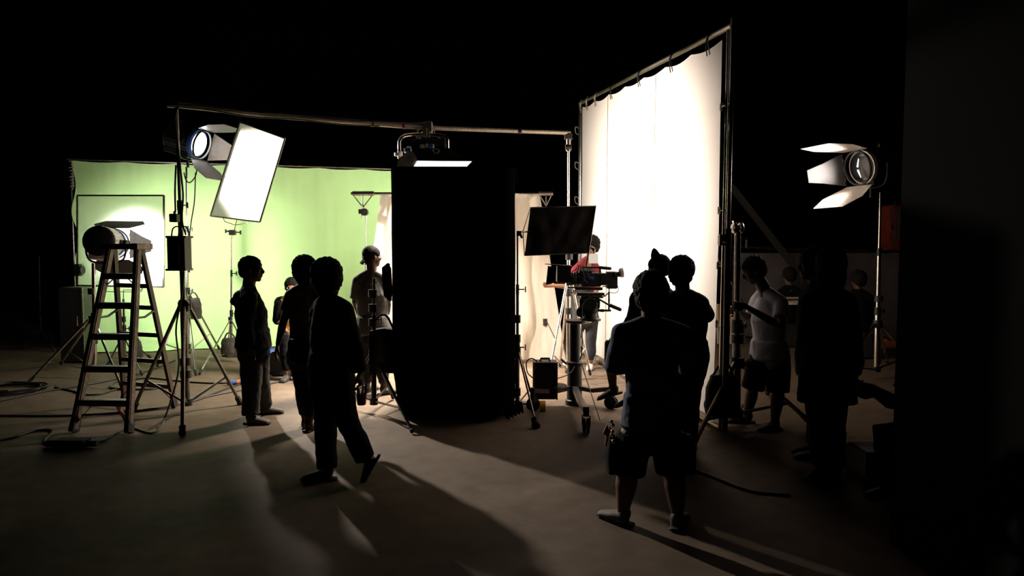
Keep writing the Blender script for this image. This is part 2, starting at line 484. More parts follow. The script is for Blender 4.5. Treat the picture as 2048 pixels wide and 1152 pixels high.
MB().box(P(1446, 480, SB.y - .05), (.08, .06, .10)).tube([P(1446, 480, SB.y - .1), P(1457, 484, SB.y - .1)], .02, 8).build('clamp', 'steel', silk)
for u in (.2, .5, .8):
    q = SA.lerp(SB, u); MB().box(q + Z * .05, (.08, .06, .05)).tube([q + Z * .06 + snrm * .03, q + Z * .16 + snrm * .05], .006, 5).build('clamp', 'pipe', silk)

# ------------------------------------------------------------ muslin on a boom between two stands
def muslin_piece():
    YM = 10.4
    L0, R0 = P(762, 390, YM), P(1080, 390, YM)
    L1, R1 = PZ(716, .02, 10.2), PZ(1132, .02, 10.35)
    def fn(u, v):
        b = L1.lerp(R1, u); t_ = L0.lerp(R0, u)
        p = b.lerp(t_, v)
        g = .075 * math.sin(u * 30 + 2.2 * noise.noise(V((u * 4, v * 2, 0))) - v * 2.5) * (1 - .6 * v) + .03 * noise.noise(V((u * 25, v * 4, 2)))
        return p + V((0, g, 0)) + Z * (.05 * noise.noise(V((u * 6, 0, 5))) * (1 - v)) + Z * (.02 if v == 0 else 0)
    o = MB().grid(fn, 120, 60, .0).build('muslin_sheet', 'muslin', ang=80)
    tag(o, 'cream muslin sheet hanging from the boom behind the black booth', 'cloth')
muslin_piece()

# ------------------------------------------------------------ stands
def leg_pts(c, foot, top): return c + Z * top, V(foot)
def stand(name, label, base, height, feet, collar, r=.018, met='steel', brace=.28, group=None, sections=2, knobs=3, lean=None, cat='stand', foot_r=.022, wheels=False, rings=()):
    base = V(base); base.z = 0
    t = thing(name, label, cat, tuple(base), group)
    top = V(lean) if lean is not None else base + Z * height
    ax = (top - (base + Z * .12)) 
    lo = base + Z * .12
    zs = [0, .5, 1] if sections == 2 else [k / sections for k in range(sections + 1)]
    for k in range(len(zs) - 1):
        rr = r * (1.15 - .3 * k)
        MB().tube([lo + ax * zs[k], lo + ax * zs[k + 1]], rr, 12).build('pole', met, t)
        if k:
            q = lo + ax * zs[k]
            c_ = MB().cyl(q - Z * .05, q + Z * .05, rr * 1.7, seg=12).build('collar', 'dark_metal', t)
            kb = MB(); kb.tube([q, q + V((.07, -.01, 0))], .007, 6); kb.box(q + V((.08, -.01, 0)), (.012, .02, .06))
            kb.build('knob', 'dark_metal', c_)
    col = MB(); col.cyl(base + Z * (collar - .05), base + Z * (collar + .05), r * 1.9, seg=12)
    col.build('leg_collar', 'dark_metal', t)
    hub = MB(); hub.cyl(base + Z * .09, base + Z * .16, r * 1.8, seg=12); hub.build('hub', 'dark_metal', t)
    for f in feet:
        f = V(f); f.z = 0
        a = base + Z * collar
        d = (f - a).normalized()
        a2 = a + V((d.x, d.y, 0)).normalized() * r * 1.7
        end = f + Z * (.03 if not wheels else .09)
        l = MB().tube([a2, end], r * .62, 8).build('leg', met, t)
        MB().tube([end - d * .07, end], foot_r * .85, 8).ball(end, (foot_r, foot_r, foot_r * 1.1), seg=10, rings=6).build('foot', 'rubber', l)
        if wheels:
            w_ = MB(); w_.lathe(f + V((-.015, 0, .045)), X, [(0, .03), (0, .045), (.03, .045), (.03, .03)], 16); w_.build('wheel', 'rubber', l)
        m_ = a2.lerp(end, .72)
        MB().tube([base + Z * .125 + V((d.x, d.y, 0)).normalized() * r, m_], r * .45, 6).build('brace', met, t)
    for h in rings:
        q = base + Z * h
        kb = MB(); kb.cyl(q - Z * .04, q + Z * .04, r * 1.8, seg=12)
        kb.build('collar', 'dark_metal', t)
    return t

def tri(base, rad, a0, n=3):
    return [V(base) + V((rad * math.cos(a0 + 2 * math.pi * k / n), rad * math.sin(a0 + 2 * math.pi * k / n), 0)) for k in range(n)]

# crossbar stand beside the ladder
b1 = G(374, 828); Yb = b1.y
stand('crossbar_stand', 'tall black and steel stand beside the ladder carrying the long crossbar', b1, 3.2,
      [G(365, 872), G(480, 810), G(268, 822)], 1.12, .03, 'steel', wheels=False, sections=3, lean=P(353, 208, Yb) , foot_r=.035, rings=(.55, .42))
# crossbar
Y2 = 9.1
CA, CBp = P(335, 209, Yb - .02), P(1140, 266, Y2)
CA = CA - Z * 0
bar = thing('crossbar', 'long scaffold pipe crossbar spanning the stage between two tall stands', 'pipe', tuple(CA.lerp(CBp, .5)))
mid = P(710, 246, CA.lerp(CBp, .55).y)
pa = P(356, 210, Yb)
MB().tube([CA, pa, P(540, 230, 7.62)], .03, 12).build('pipe_section', 'pipe', bar)
MB().tube([P(530, 229, 7.6), P(870, 256, 8.35)], .036, 12).build('pipe_section', 'pipe', bar)
MB().tube([P(862, 255.5, 8.33), CBp], .027, 12).build('pipe_section', 'pipe', bar)
for px, py, yy in ((521, 228, 7.6), (712, 244, 8.0), (1040, 261, 8.8), (745, 246, 8.06)):
    q = P(px, py, yy); MB().tube([q - X * .02, q + X * .02], .042, 12).build('joint_sleeve', 'dark_metal', bar)
q = P(808, 251, 8.2); MB().tube([q - X * .013, q + X * .013], .043, 12).build('red_tape', 'red_tape', bar)
t = MB()
cp = [P(356, 205, Yb - .06), P(420, 211, 7.3), P(500, 224, 7.4), P(600, 231, 7.68), P(680, 240, 7.85), P(760, 244, 8.0), P(830, 246, 8.18), P(856, 243, 8.24)]
t.tube(catmull(cp, 6), .007, 6); t.tube(catmull([p - Z * .05 + V((0, -.03, 0)) for p in cp[:6]], 6), .007, 6)
tag(t.build('lamp_cable', 'cable'), 'thin cable taped along the top of the crossbar', 'cable')
stand('crossbar_stand', 'chrome stand behind the black flag carrying the right end of the crossbar', G(1137, 760), 3.2,
      [G(1095, 775), G(1180, 752), G(1120, 735)], 1.3, .026, 'chrome', sections=3, lean=P(1137, 268, Y2), rings=(.9, 1.6))
q = P(1137, 268, Y2)
# grip on the right end
tag(MB().box(q - Z * .03, (.10, .09, .08)).cyl(q - Z * .22, q + Z * .02, .03, seg=10).cyl(q + V((-.04, 0, -.17)), q + V((.04, 0, -.17)), .04).build('pipe_clamp', 'steel'), 'steel clamp joining the crossbar to the chrome stand', 'clamp')

# upper lamp stand
stand('light_stand', 'steel light stand with a sandbag under the upper left lamp', G(376, 719), 3.0,
      [G(438, 700), G(315, 735), G(392, 752)], 1.05, .026, 'chrome', sections=3, lean=P(373, 334, G(376, 719).y), rings=(.2, 1.5))
# panel stand
yb = G(463, 722).y
stand('light_stand', 'thin C-stand holding the tilted glowing white panel', G(463, 722), 2.0,
      [G(400, 751), G(508, 730), G(455, 705)], .62, .017, 'chrome', sections=3, lean=P(463, 466, yb))
# left lamp stand
stand('light_stand', 'rolling tripod stand with splayed legs under the lamp by the ladder', G(190, 757), 1.6,
      [G(60, 767), G(122, 731), G(244, 780)], .78, .026, 'chrome', sections=2, lean=P(187, 526, G(190, 757).y), rings=(1.15, .5))
# c-stand of the small frame
stand('light_stand', 'C-stand behind the ladder supporting the square diffusion frame', G(250, 732), .95,
      [G(300, 718), G(284, 752), G(215, 735)], .42, .018, 'steel', sections=2, lean=P(247, 598, G(250, 732).y), rings=(.55, .68))
# boom stands
yS = 10.42
bsL = PZ(731, 0, yS); bsR = PZ(1090, 0, yS)
stand('boom_stand', 'boom stand left of the black booth holding the muslin tube', bsL, 2.2, tri(bsL, .55, .3), .6, .018, 'chrome', sections=3, lean=P(732, 430, yS), rings=(1.6,))
stand('boom_stand', 'boom stand seen through the right side of the muslin sheet', bsR, 2.2, tri(bsR + V((0, .25, 0)), .5, 1.2), .6, .018, 'chrome', sections=3, lean=P(1090, 418, yS + .25))
bt = thing('boom_tube', 'steel tube with braced ends from which the muslin sheet hangs', 'tube', tuple(P(905, 388, yS)))
MB().tube([P(702, 387, yS), P(1106, 388, yS)], .02, 12).build('tube', 'chrome', bt)
for xa, xb, xc, yc in ((705, 748, 726, 415), (1078, 1106, 1092, 412)):
    MB().tube([P(xa, 387, yS - .01), P(xb, 387, yS - .01)], .034, 12).build('end_sleeve', 'chrome', bt)
    for xx in (xa + 1, (xa + xb) / 2, xb - 3):
        MB().tube([P(xx, 390, yS), P(xc, yc, yS)], .009, 6).build('brace', 'steel', bt)
for xc in (729,):
    q = P(xc, 424, yS - .05)
    tag(MB().cyl(q + V((0, -.04, 0)), q + V((0, .05, 0)), .055, seg=16).tube([P(724, 412, yS), P(724, 440, yS)], .012, 8).cyl(q + V((0, -.05, 0)), q + V((0, -.04, 0)), .018).box(P(721, 423, yS - .02), (.05, .05, .07)).build('grip_clamp', 'steel'), 'round grip head on top of the left boom stand', 'clamp')

# center C-stand in front of the cap wearer
bc = G(748, 826)
stand('light_stand', 'black C-stand with a box bag left of the black booth', bc, 1.5, [G(684, 812), G(824, 868), G(786, 800)], .62, .024, 'dark_metal', sections=3, lean=P(748, 556, bc.y), rings=(1.1, 1.25, .95))
bb = P(770, 700, bc.y - .1)
t = thing('equipment_bag', 'black box bag hung on the C-stand left of the booth', 'bag', (bb.x, bb.y, P(770, 752, bb.y).z))
MB().grid(lambda u, v: bb + V(((u - .5) * .30, -.02 + .03 * math.sin(u * 9) - .05 * math.sin(v * 3.1), (v - .5) * .45 - .06 * abs(u - .5))), 12, 14, .14, (0, 1, 0)).build('bag_body', 'bag_black', t)
MB().tube(catmull([bb + V((-.1, -.02, .2)), bb + V((-.08, -.04, .32)), bb + V((.02, -.04, .36)), bb + V((.1, -.02, .2))], 6), .012, 6).build('strap', 'bag_black', t)

# flag stand right of booth
bf = G(1035, 832)
stand('light_stand', 'C-stand on the right edge of the black booth holding the black flag', bf, 1.9, [G(1072, 856), G(1068, 812), G(1030, 795)], .66, .018, 'steel', sections=3, lean=P(1035, 462, bf.y), foot_r=.045, rings=(.25, 1.0, .8))
t = thing('black_flag', 'tilted black cloth flag held in front of the boom right end', 'flag', tuple(P(1120, 512, bf.y + .25)))
YF = bf.y + .25
c4 = [P(1049, 511, YF), P(1178, 506, YF + .15), P(1192, 412, YF + .15), P(1061, 415, YF)]
MB().grid(lambda u, v: c4[0].lerp(c4[1], u).lerp(c4[3].lerp(c4[2], u), v) + V((0, .003 * math.sin(u * 24 + v) + .03 * noise.noise(V((u * 5, v * 3, 0))), -.014 * (1 - v) * noise.noise(V((u * 6, 1, 1))))), 50, 24, .004, (0, 1, 0)).build('flag_cloth', 'flag_cloth', t)
MB().tube([c4[0], P(1046, 463, YF), c4[3], c4[2], c4[1], c4[0]], .006, 6).build('wire_frame', 'steel', t)
MB().tube([P(1034, 463, bf.y), P(1050, 464, YF), P(1062, 463, YF)], .008, 6).build('grip_arm', 'steel', t)
MB().box(P(1038, 467, bf.y), (.05, .05, .05)).tube([P(1040, 466, bf.y - .03), P(1044, 476, bf.y - .04)], .012, 6).build('knob', 'dark_metal', t)

# grip stand held by grey shirt man
bg = G(1472, 852)
stand('grip_stand', 'heavy steel stand with a chrome grip head held by the man in a light shirt', bg, 2.0, [G(1388, 893), G(1612, 843), G(1535, 790)], .62, .036, 'steel', sections=2, lean=P(1475, 470, bg.y), rings=(.95, .85), foot_r=.03)
q = P(1475, 456, bg.y)
gh = thing('ball_clamp', 'chrome ball grip head on the heavy stand right of the silk', 'clamp', tuple(P(1475, 472, bg.y)))
MB().ball(q + V((-.03, 0, 0)), (.035, .05, .055)).ball(q + V((.03, 0, 0)), (.032, .05, .055)).build('jaw', 'chrome', gh)
MB().box(q + V((0, 0, .06)), (.09, .05, .02)).build('jaw_plate', 'chrome', gh)
MB().tube([q + V((0, 0, -.12)), q], .028, 12).build('socket', 'chrome', gh)
MB().tube([q + V((.02, 0, -.11)), q + V((.1, 0, -.10))], .01, 8).tube([q + V((.09, 0, -.1)), q + V((.09, 0, -.19))], .009, 8).build('tee_handle', 'steel', gh)
# right lamp stand
br = G(1752, 757)
stand('light_stand', 'silver light stand under the lamp with open barn doors far right', br, 2.4, [G(1650, 775), G(1836, 742), G(1775, 728)], .72, .03, 'chrome', sections=3, lean=P(1761, 385, br.y), rings=(1.05,))
# dark stand far left
bl = G(82, 690)
stand('light_stand', 'barely lit stand standing alone in the dark far left', bl, 1.7, [G(48, 700), G(108, 705), G(95, 672)], .6, .014, 'dark_metal', sections=2, lean=P(78, 512, bl.y))

# ------------------------------------------------------------ lamps
def barn_lamp(label, c, target, r, length, hmat, lens_mat='lens', front_visible=True, door=1.0, open_deg=40, lens_scale=1, roll=0, yoke=True, ring='blue', doors=('t', 'b', 'l', 'r'), wide=1.0, dmat='barn', group=None, glint=False):
    c = V(c); d = dirn(c, target)
    s = d.cross(Z).normalized(); u = s.cross(d).normalized()
    if roll:
        R = Matrix.Rotation(math.radians(roll), 3, d); s = R @ s; u = R @ u
    back = c - d * length
    t = thing('fresnel_lamp', label, 'lamp', tuple((c + back) / 2 - Z * r * 1.3), group)
    # finned housing with rounded rear
    prof = [(0, r * .3), (.02, r * .85), (.05, r), (length - .02, r), (length, r * .96)]
    MB().lathe(back, d, prof, 32, u).build('housing', hmat, t)
    MB().lathe(back - d * .008, d, [(0, r * .3), (.02, r * .9), (.045, r * 1.03), (.07, r * 1.03)], 32).build('rear_cap', 'housing_dark', t)
    fins = MB()
    for k in range(22):
        a = -math.pi * .9 + k * math.pi * 1.8 / 21
        q = s * math.sin(a) + u * math.cos(a)
        fins.beam(back + d * .06 + q * r, back + d * (length - .08) + q * r, .016, .012, q)
    fins.build('cooling_fins', hmat, t)
    bx = MB(); bx.box(back + d * length * .5 - u * r * 1.0, (r * 1.3, length * .8, r * .45), (s, d, u)); bx.build('ballast_housing', hmat, t)
    MB().lathe(c - d * .06, d, [(0, r * .95), (0, r * 1.07), (.05, r * 1.07), (.05, r * .95)], 32).build('front_ring', ring, t)
    MB().lathe(c, d, [(-.01, r * .9), (.008, r * .86), (.022, r * .6), (.028, r * .2)], 32).build('lens', lens_mat, t)
    if glint:
        MB().tube([c + d * .032 + u * .02 + s * .02, c + d * .02 + u * .11 + s * .0], [.010, .006], 8, round_cap=True).tube([c + d * .032 - u * .03 + s * .02, c + d * .02 - u * .12 + s * .0], [.010, .005], 8, round_cap=True).build('lens_glint', 'glint', t)  # lens highlights added as small glowing slivers
    bd = MB().lathe(c + d * .04, d, [(0, r * 1.02), (0, r * 1.12), (.025, r * 1.12), (.025, r * 1.02), (0, r * 1.02)], 32, close=False).build('barn_door_ring', 'dark_metal', t)
    w_ = r * 1.05; L = r * 1.7 * door
    ca, sa = math.cos(math.radians(open_deg)), math.sin(math.radians(open_deg))
    for k in doors:
        L = r * 1.7 * door
        if isinstance(doors, dict): L *= doors[k][1]; ca, sa = math.cos(math.radians(doors[k][0])), math.sin(math.radians(doors[k][0]))
        n, a = {'t': (u, s), 'b': (-u, s), 'l': (-s, u), 'r': (s, u)}[k]
        o = c + d * .06 + n * r * 1.12
        e = d * ca + n * sa
        f = 1.75 if k in 'tb' else .55
        bar_ = MB().plate([o - a * w_, o + a * w_, o + e * L * .55 + a * w_ * (f * .85 + .15), o + e * L + a * w_ * f * .7, o + e * L - a * w_ * f * .7, o + e * L * .55 - a * w_ * (f * .85 + .15)], .005)
        bo = bar_.build('barn_door', dmat if k in 'tb' else ('housing_dark' if glint else 'barn'), t, smooth=False)  # far right lamp: side door's shade put into a darker metal
        hg = MB()
        for z_ in (-.6, 0, .6): hg.tube([o + a * (w_ * z_ - .02), o + a * (w_ * z_ + .02)], .008, 6)
        hg.build('hinge', 'steel', bo)
    lk = MB(); lk.box(back + d * length * .55 + s * (r * 1.04), (.03, .07, .06), (s, d, u)); lk.cyl(back + d * length * .72 + s * r, back + d * length * .72 + s * (r + .06), .035, seg=12)
    lk.build('tilt_lock', 'dark_metal', t)
    eye = MB(); eye.tube([back + d * .12 + u * r + s * (.02 * math.cos(a_)) + u * (.03 + .02 * math.sin(a_)) for a_ in [k * .7 for k in range(10)]], .004, 5)
    eye.build('safety_loop', 'steel', t)
    if yoke:
        m = back + d * length * .6
        hz = V((s.x, s.y, 0)).normalized()
        y = MB(); ww = r * 1.25
        y.tube(catmull([m + hz * ww, m + hz * ww - Z * r * .8, m + hz * ww * .75 - Z * r * 1.3, m - Z * r * 1.42, m - hz * ww * .75 - Z * r * 1.3, m - hz * ww - Z * r * .8, m - hz * ww], 5), .013, 8)
        y.build('yoke', 'dark_metal', t)
        MB().tube([m - Z * r * 1.42, m - Z * (r * 1.42 + .12)], .02, 10).build('spigot', 'steel', t)
    return t
L = barn_lamp('large fresnel lamp with barn doors beside the ladder aimed at the square frame', LL_C, LL_T, .185, .40, 'housing', doors={'t': (20, 1.2), 'b': (28, 1.1), 'r': (24, 1.1)}, door=1.05)
barn_lamp('upper left fresnel lamp with bright lens facing the tilted panel', UL_C, UL_C + V((1.1, -.14, -.34)), .205, .50, 'housing_dark', doors={'t': (22, 1.25), 'b': (32, 1.15), 'l': (35, 1.25)})
barn_lamp('fresnel lamp with brightly lit open barn doors at the far right', RL_C, RL_T, .20, .42, 'housing_dark', lens_mat='lens_side', doors={'t': (14, 1.75), 'b': (20, 1.6), 'r': (28, 1.3)}, dmat='barn_lit', ring='barn_lit', glint=True)

# ------------------------------------------------------------ square diffusion frame
YD = 9.95
t = thing('diffusion_frame', 'square diffusion frame with a hot spot behind the left lamp', 'diffusion frame', tuple(P(242, 573, YD)))
cs = [P(155, 571, YD), P(327, 574, YD + .1), P(328, 391, YD + .1), P(155, 391, YD)]
MB().grid(lambda u, v: cs[0].lerp(cs[1], u).lerp(cs[3].lerp(cs[2], u), v), 10, 10).build('diffusion_sheet', 'diffusion', t)
for k in range(4):
    MB().beam(cs[k], cs[(k + 1) % 4], .022, .022).build('frame_bar', 'steel', t)
MB().tube([P(247, 600, G(250, 732).y), P(247, 580, YD + .05), P(262, 580, YD + .05), P(283, 580, YD + .05), P(285, 573, YD + .05)], .006, 6).tube([P(200, 583, YD), P(262, 584, YD), P(283, 583, YD), P(286, 573, YD)], .006, 6).build('support_rod', 'steel', t)

# ------------------------------------------------------------ tilted white panel
YP = 10.2
t = thing('white_panel', 'tilted white panel glowing in front of the green backdrop', 'diffusion panel', tuple(P(470, 444, YP)))
cs2 = [P(421, 432, YP + .1), P(520, 444, YP - .1), P(570, 277, YP - .1), P(480, 244, YP + .1)]
MB().grid(lambda u, v: cs2[0].lerp(cs2[1], u).lerp(cs2[3].lerp(cs2[2], u), v), 10, 10).build('panel_cloth', 'panel', t)
for k in range(4): MB().beam(cs2[k], cs2[(k + 1) % 4], .02, .02).build('frame_bar', 'pipe', t)
MB().tube([P(447, 436, YP), P(449, 443, YP), P(470, 450, YP), P(496, 446, YP), P(499, 441, YP)], .006, 6).tube([P(474, 438, YP), P(467, 468, YP + .3), P(464, 476, YP + .5)], .008, 6).build('support_fork', 'chrome', t)
q = P(465, 465, yb - .03)
tag(MB().box(q, (.09, .06, .08)).tube([q + V((-.09, 0, .02)), q + V((.12, 0, 0))], .012, 8).box(q + V((.12, 0, 0)), (.02, .02, .06)).box(q + V((-.1, 0, .02)), (.02, .02, .06)).build('grip_clamp', 'steel'), 'winged grip head under the tilted white panel', 'clamp')

# ------------------------------------------------------------ hanging softbox
def softbox():
    Ys = 8.1
    t = thing('hanging_softbox', 'black softbox lamp hanging from the crossbar above the booth', 'lamp', tuple(P(868, 338, Ys + .2)))
    q = lambda px, py, y=Ys: P(px, py, y + .2)
    # front opening faces down and a little toward camera
    f = [q(825, 338, 7.9), q(929, 338, 7.9), q(944, 323, 8.5), q(834, 322, 8.5)]
    bk = [q(822, 297, 8.05), q(900, 297, 8.05), q(893, 296, 8.35), q(826, 296, 8.35)]
    fl = [q(794, 338, 7.9), q(929, 338, 7.9), q(946, 323, 8.5), q(805, 322, 8.5)]
    t_ = MB(); t_.plate([fl[1], fl[2], bk[2], bk[1]], .006); t_.plate([fl[2], fl[3], bk[3], bk[2]], .006); t_.plate(bk, .006)
    t_.plate([q(837, 322, 7.93), q(944, 322, 7.93), bk[1], bk[0]], .006)
    t_.build('fabric_shell', 'flag_cloth', t, smooth=False)
    MB().plate([q(794, 338, 7.92), q(796, 318, 7.99), q(820, 299, 8.04), q(834, 322, 7.95), q(824, 338, 7.92)], .006).build('side_flap', 'silver_cloth', t, smooth=False)
    MB().plate([q(826, 337, 7.93), q(929, 337, 7.93), q(943, 323, 7.93), q(835, 322, 7.93)], .006).build('diffuser_front', 'softbox_front', t, smooth=False)
    hs = MB(); hs.box((bk[0] + bk[2]) / 2 + Z * .05, (.40, .22, .10)); hs.build('lamp_head', 'housing_dark', t)
    vents = MB()
    for px, py in ((812, 301), (818, 297), (845, 294), (856, 292), (864, 293)): vents.box(q(px, py, 8.08), (.05, .06, .05))
    vents.build('lamp_corner', 'housing', t)
    MB().box(q(861, 291, 8.0), (.05, .05, .045)).build('blue_corner', 'blue', t); MB().box(q(816, 300, 8.0), (.06, .05, .04)).build('blue_corner', 'blue', t)
    MB().tube(catmull([q(800, 325), q(799, 300), q(800, 280), q(812, 270), q(845, 269), q(878, 271), q(893, 276), q(895, 290), q(895, 302)], 5), .022, 10).build('yoke', 'chrome', t)
    MB().cyl(q(797, 306), q(797, 312), .05).cyl(q(800, 303), q(800, 316), .03).build('tilt_knob', 'white_plastic', t)
    MB().tube(catmull([q(846, 291), q(849, 283), q(856, 279), q(872, 281), q(885, 283)], 5), .006, 6).build('head_cable', 'cable', t)
    MB().tube(catmull([q(865, 299, 7.95), q(870, 306, 7.95), q(877, 305, 7.95), q(877, 299, 7.95), q(869, 298, 7.95)], 4), .004, 5).build('strap_loop', 'rope', t)
    c = thing('pipe_clamp', 'weathered clamp and rope hooking the softbox to the crossbar', 'clamp', tuple(q(852, 270)))
    MB().box(q(853, 262), (.08, .1, .14)).box(q(860, 254), (.05, .12, .12)).cyl(q(852, 268), q(852, 273), .05).box(q(850, 264, 8.02), (.04, .03, .1)).build('clamp_body', 'pipe', c)
    MB().box(q(846, 259), (.04, .05, .06)).box(q(846, 247), (.07, .05, .03)).build('clamp_jaw', 'chrome', c)
    MB().tube(catmull([q(838, 257), q(834, 266), q(832, 272), q(836, 277), q(841, 276), q(838, 272), q(832, 273)], 5), .009, 6).tube(catmull([q(858, 262), q(853, 268), q(848, 271)], 4), .012, 6).build('rope_wrap', 'rope', c)
    tag(MB().tube(catmull([q(864, 250), q(868, 263), q(877, 275), q(885, 281), q(884, 285), q(889, 294)], 5), .007, 6).build('lamp_cable', 'rope'), 'pale cable looping from the crossbar down to the softbox', 'cable')
softbox()

# ------------------------------------------------------------ black booth in the middle
def booth():
    y0 = 6.75; xl, xr = P(780, 600, y0 + .1).x, P(1031, 600, y0 + .1).x
    top = P(900, 338, y0).z
    c = V(((xl + xr) / 2, y0 + .62, 0)); hw = (xr - xl) / 2
    t = thing('black_booth', 'tall black cloth booth standing in the centre of the stage', 'booth', tuple(c))
    n = 72
    def ringpt(a, v):
        ca, sa = math.cos(a), math.sin(a)
        e = .3 if v > .2 else .3 + .5 * (1 - v / .2)
        x = math.copysign(abs(ca) ** e, ca); y = math.copysign(abs(sa) ** e, sa)
        w = 1 + .012 * noise.noise(V((ca * 3, sa * 3, v * 4))) + (.012 * math.sin(a * 21) * (1 - v) ** 2)
        return c + V((x * hw * w * (1 - .03 * max(0, .1 - v) / .1), y * .62 * w, top * v + .015 + (.02 * noise.noise(V((ca * 6, sa * 6, 2))) + .02 if v == 0 else 0)))
    MB().grid(lambda u, v: ringpt(u * 2 * math.pi, v), n, 40).build('drape', 'black_cloth', t, ang=80)
    MB().plate([ringpt(k / n * 2 * math.pi, 1) for k in range(n)], .02, Z).build('top_panel', 'black_cloth', t)
    MB().tube([P(1031, 338, y0 + .1), P(1034, 342, y0 + .1), P(1034, 365, y0 + .1)], .006, 6).build('corner_wire', 'dark_metal', t)
    rg = MB()
    for k in range(5):
        a = P(1010 + k * 7, 835 - k * 3, y0 + .2); rg.plate([a, a + V((.05, 0, -.02)), a + V((.03, .02, .1)), a + V((0, .02, .08))], .004)
    rg.build('torn_hem', 'black_cloth', t)
booth()

# ------------------------------------------------------------ stepladder
def ladder():
    YT, = (7.0,)
    FL, FR = G(147, 866), G(258, 868)
    RL, RR = G(249, 806), G(350, 816)
    for p in (FL, FR, RL, RR): p.z = .0
    TL, TR = P(222, 492, YT), P(276, 492, YT)
    BL, BR = P(228, 492, YT + .12), P(282, 494, YT + .12)
    t = thing('stepladder', 'worn orange-brown stepladder standing at the left of the stage', 'ladder', tuple((FL + RR) / 2))
    side = (FR - FL).normalized()
    for a, b in ((FL, TL), (FR, TR)):
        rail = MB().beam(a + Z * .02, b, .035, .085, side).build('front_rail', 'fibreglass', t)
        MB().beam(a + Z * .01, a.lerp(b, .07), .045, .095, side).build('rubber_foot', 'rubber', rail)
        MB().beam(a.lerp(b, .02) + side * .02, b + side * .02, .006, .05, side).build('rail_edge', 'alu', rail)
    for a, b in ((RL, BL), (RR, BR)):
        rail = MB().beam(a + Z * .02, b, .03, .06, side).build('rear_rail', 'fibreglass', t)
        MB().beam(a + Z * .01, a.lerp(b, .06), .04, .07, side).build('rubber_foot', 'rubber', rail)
    ft = lambda y: (868 - y) / (868 - 492)
    for y in (553, 614, 677, 741, 806):
        k = ft(y); a, b = FL.lerp(TL, k), FR.lerp(TR, k)
        st = MB(); fw = V((-side.y, side.x, 0))
        st.box((a + b) / 2, ((b - a).length - .03, .09, .028), (side, fw, Z)).box((a + b) / 2 - Z * .02 - fw * .035, ((b - a).length - .03, .008, .05), (side, fw, Z))
        st.build('step', 'alu', t)
    for y in (568, 610, 664, 717, 768):
        k = (812 - y) / (812 - 494.); a, b = RL.lerp(BL, k), RR.lerp(BR, k)
        MB().beam(a, b, .02, .045, Z.cross(side)).build('rear_rung', 'alu', t)
    cap = MB(); cc = (TL + BR) / 2 + Z * .0
    cap.box(cc, (.37, .26, .055), (side, V((-side.y, side.x, 0)), Z)); cap.build('top_cap', 'fibreglass', t)
    MB().box(cc + side * .16 , (.08, .27, .062), (side, V((-side.y, side.x, 0)), Z)).build('cap_bracket', 'alu', t)
    k = ft(810)
    for a, tp, sgn in ((FL, TL, 1), (FR, TR, -1)):
        lo = a.lerp(tp, .04); hi = a.lerp(tp, .16) + side * sgn * .15
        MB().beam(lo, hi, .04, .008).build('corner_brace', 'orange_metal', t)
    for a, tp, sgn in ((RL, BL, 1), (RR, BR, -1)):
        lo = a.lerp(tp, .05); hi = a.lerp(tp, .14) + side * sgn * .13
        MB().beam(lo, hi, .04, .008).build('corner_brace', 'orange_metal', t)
    for a, b, c_, d_ in ((FL, TL, RL, BL), (FR, TR, RR, BR)):
        p1 = a.lerp(b, .60); p2 = c_.lerp(d_, .62); m = (p1 + p2) / 2 - Z * .03
        MB().tube([p1, m, p2], .012, 6).build('spreader', 'steel', t)
    for s_ in (-1, 1):
        q = (FL.lerp(TL, ft(557)) if s_ < 0 else FR.lerp(TR, ft(557)))
        MB().beam(q - side * s_ * .01 - Z * .09, q - side * s_ * .09 - Z * .02, .02, .006).build('step_brace', 'alu', t)
ladder()
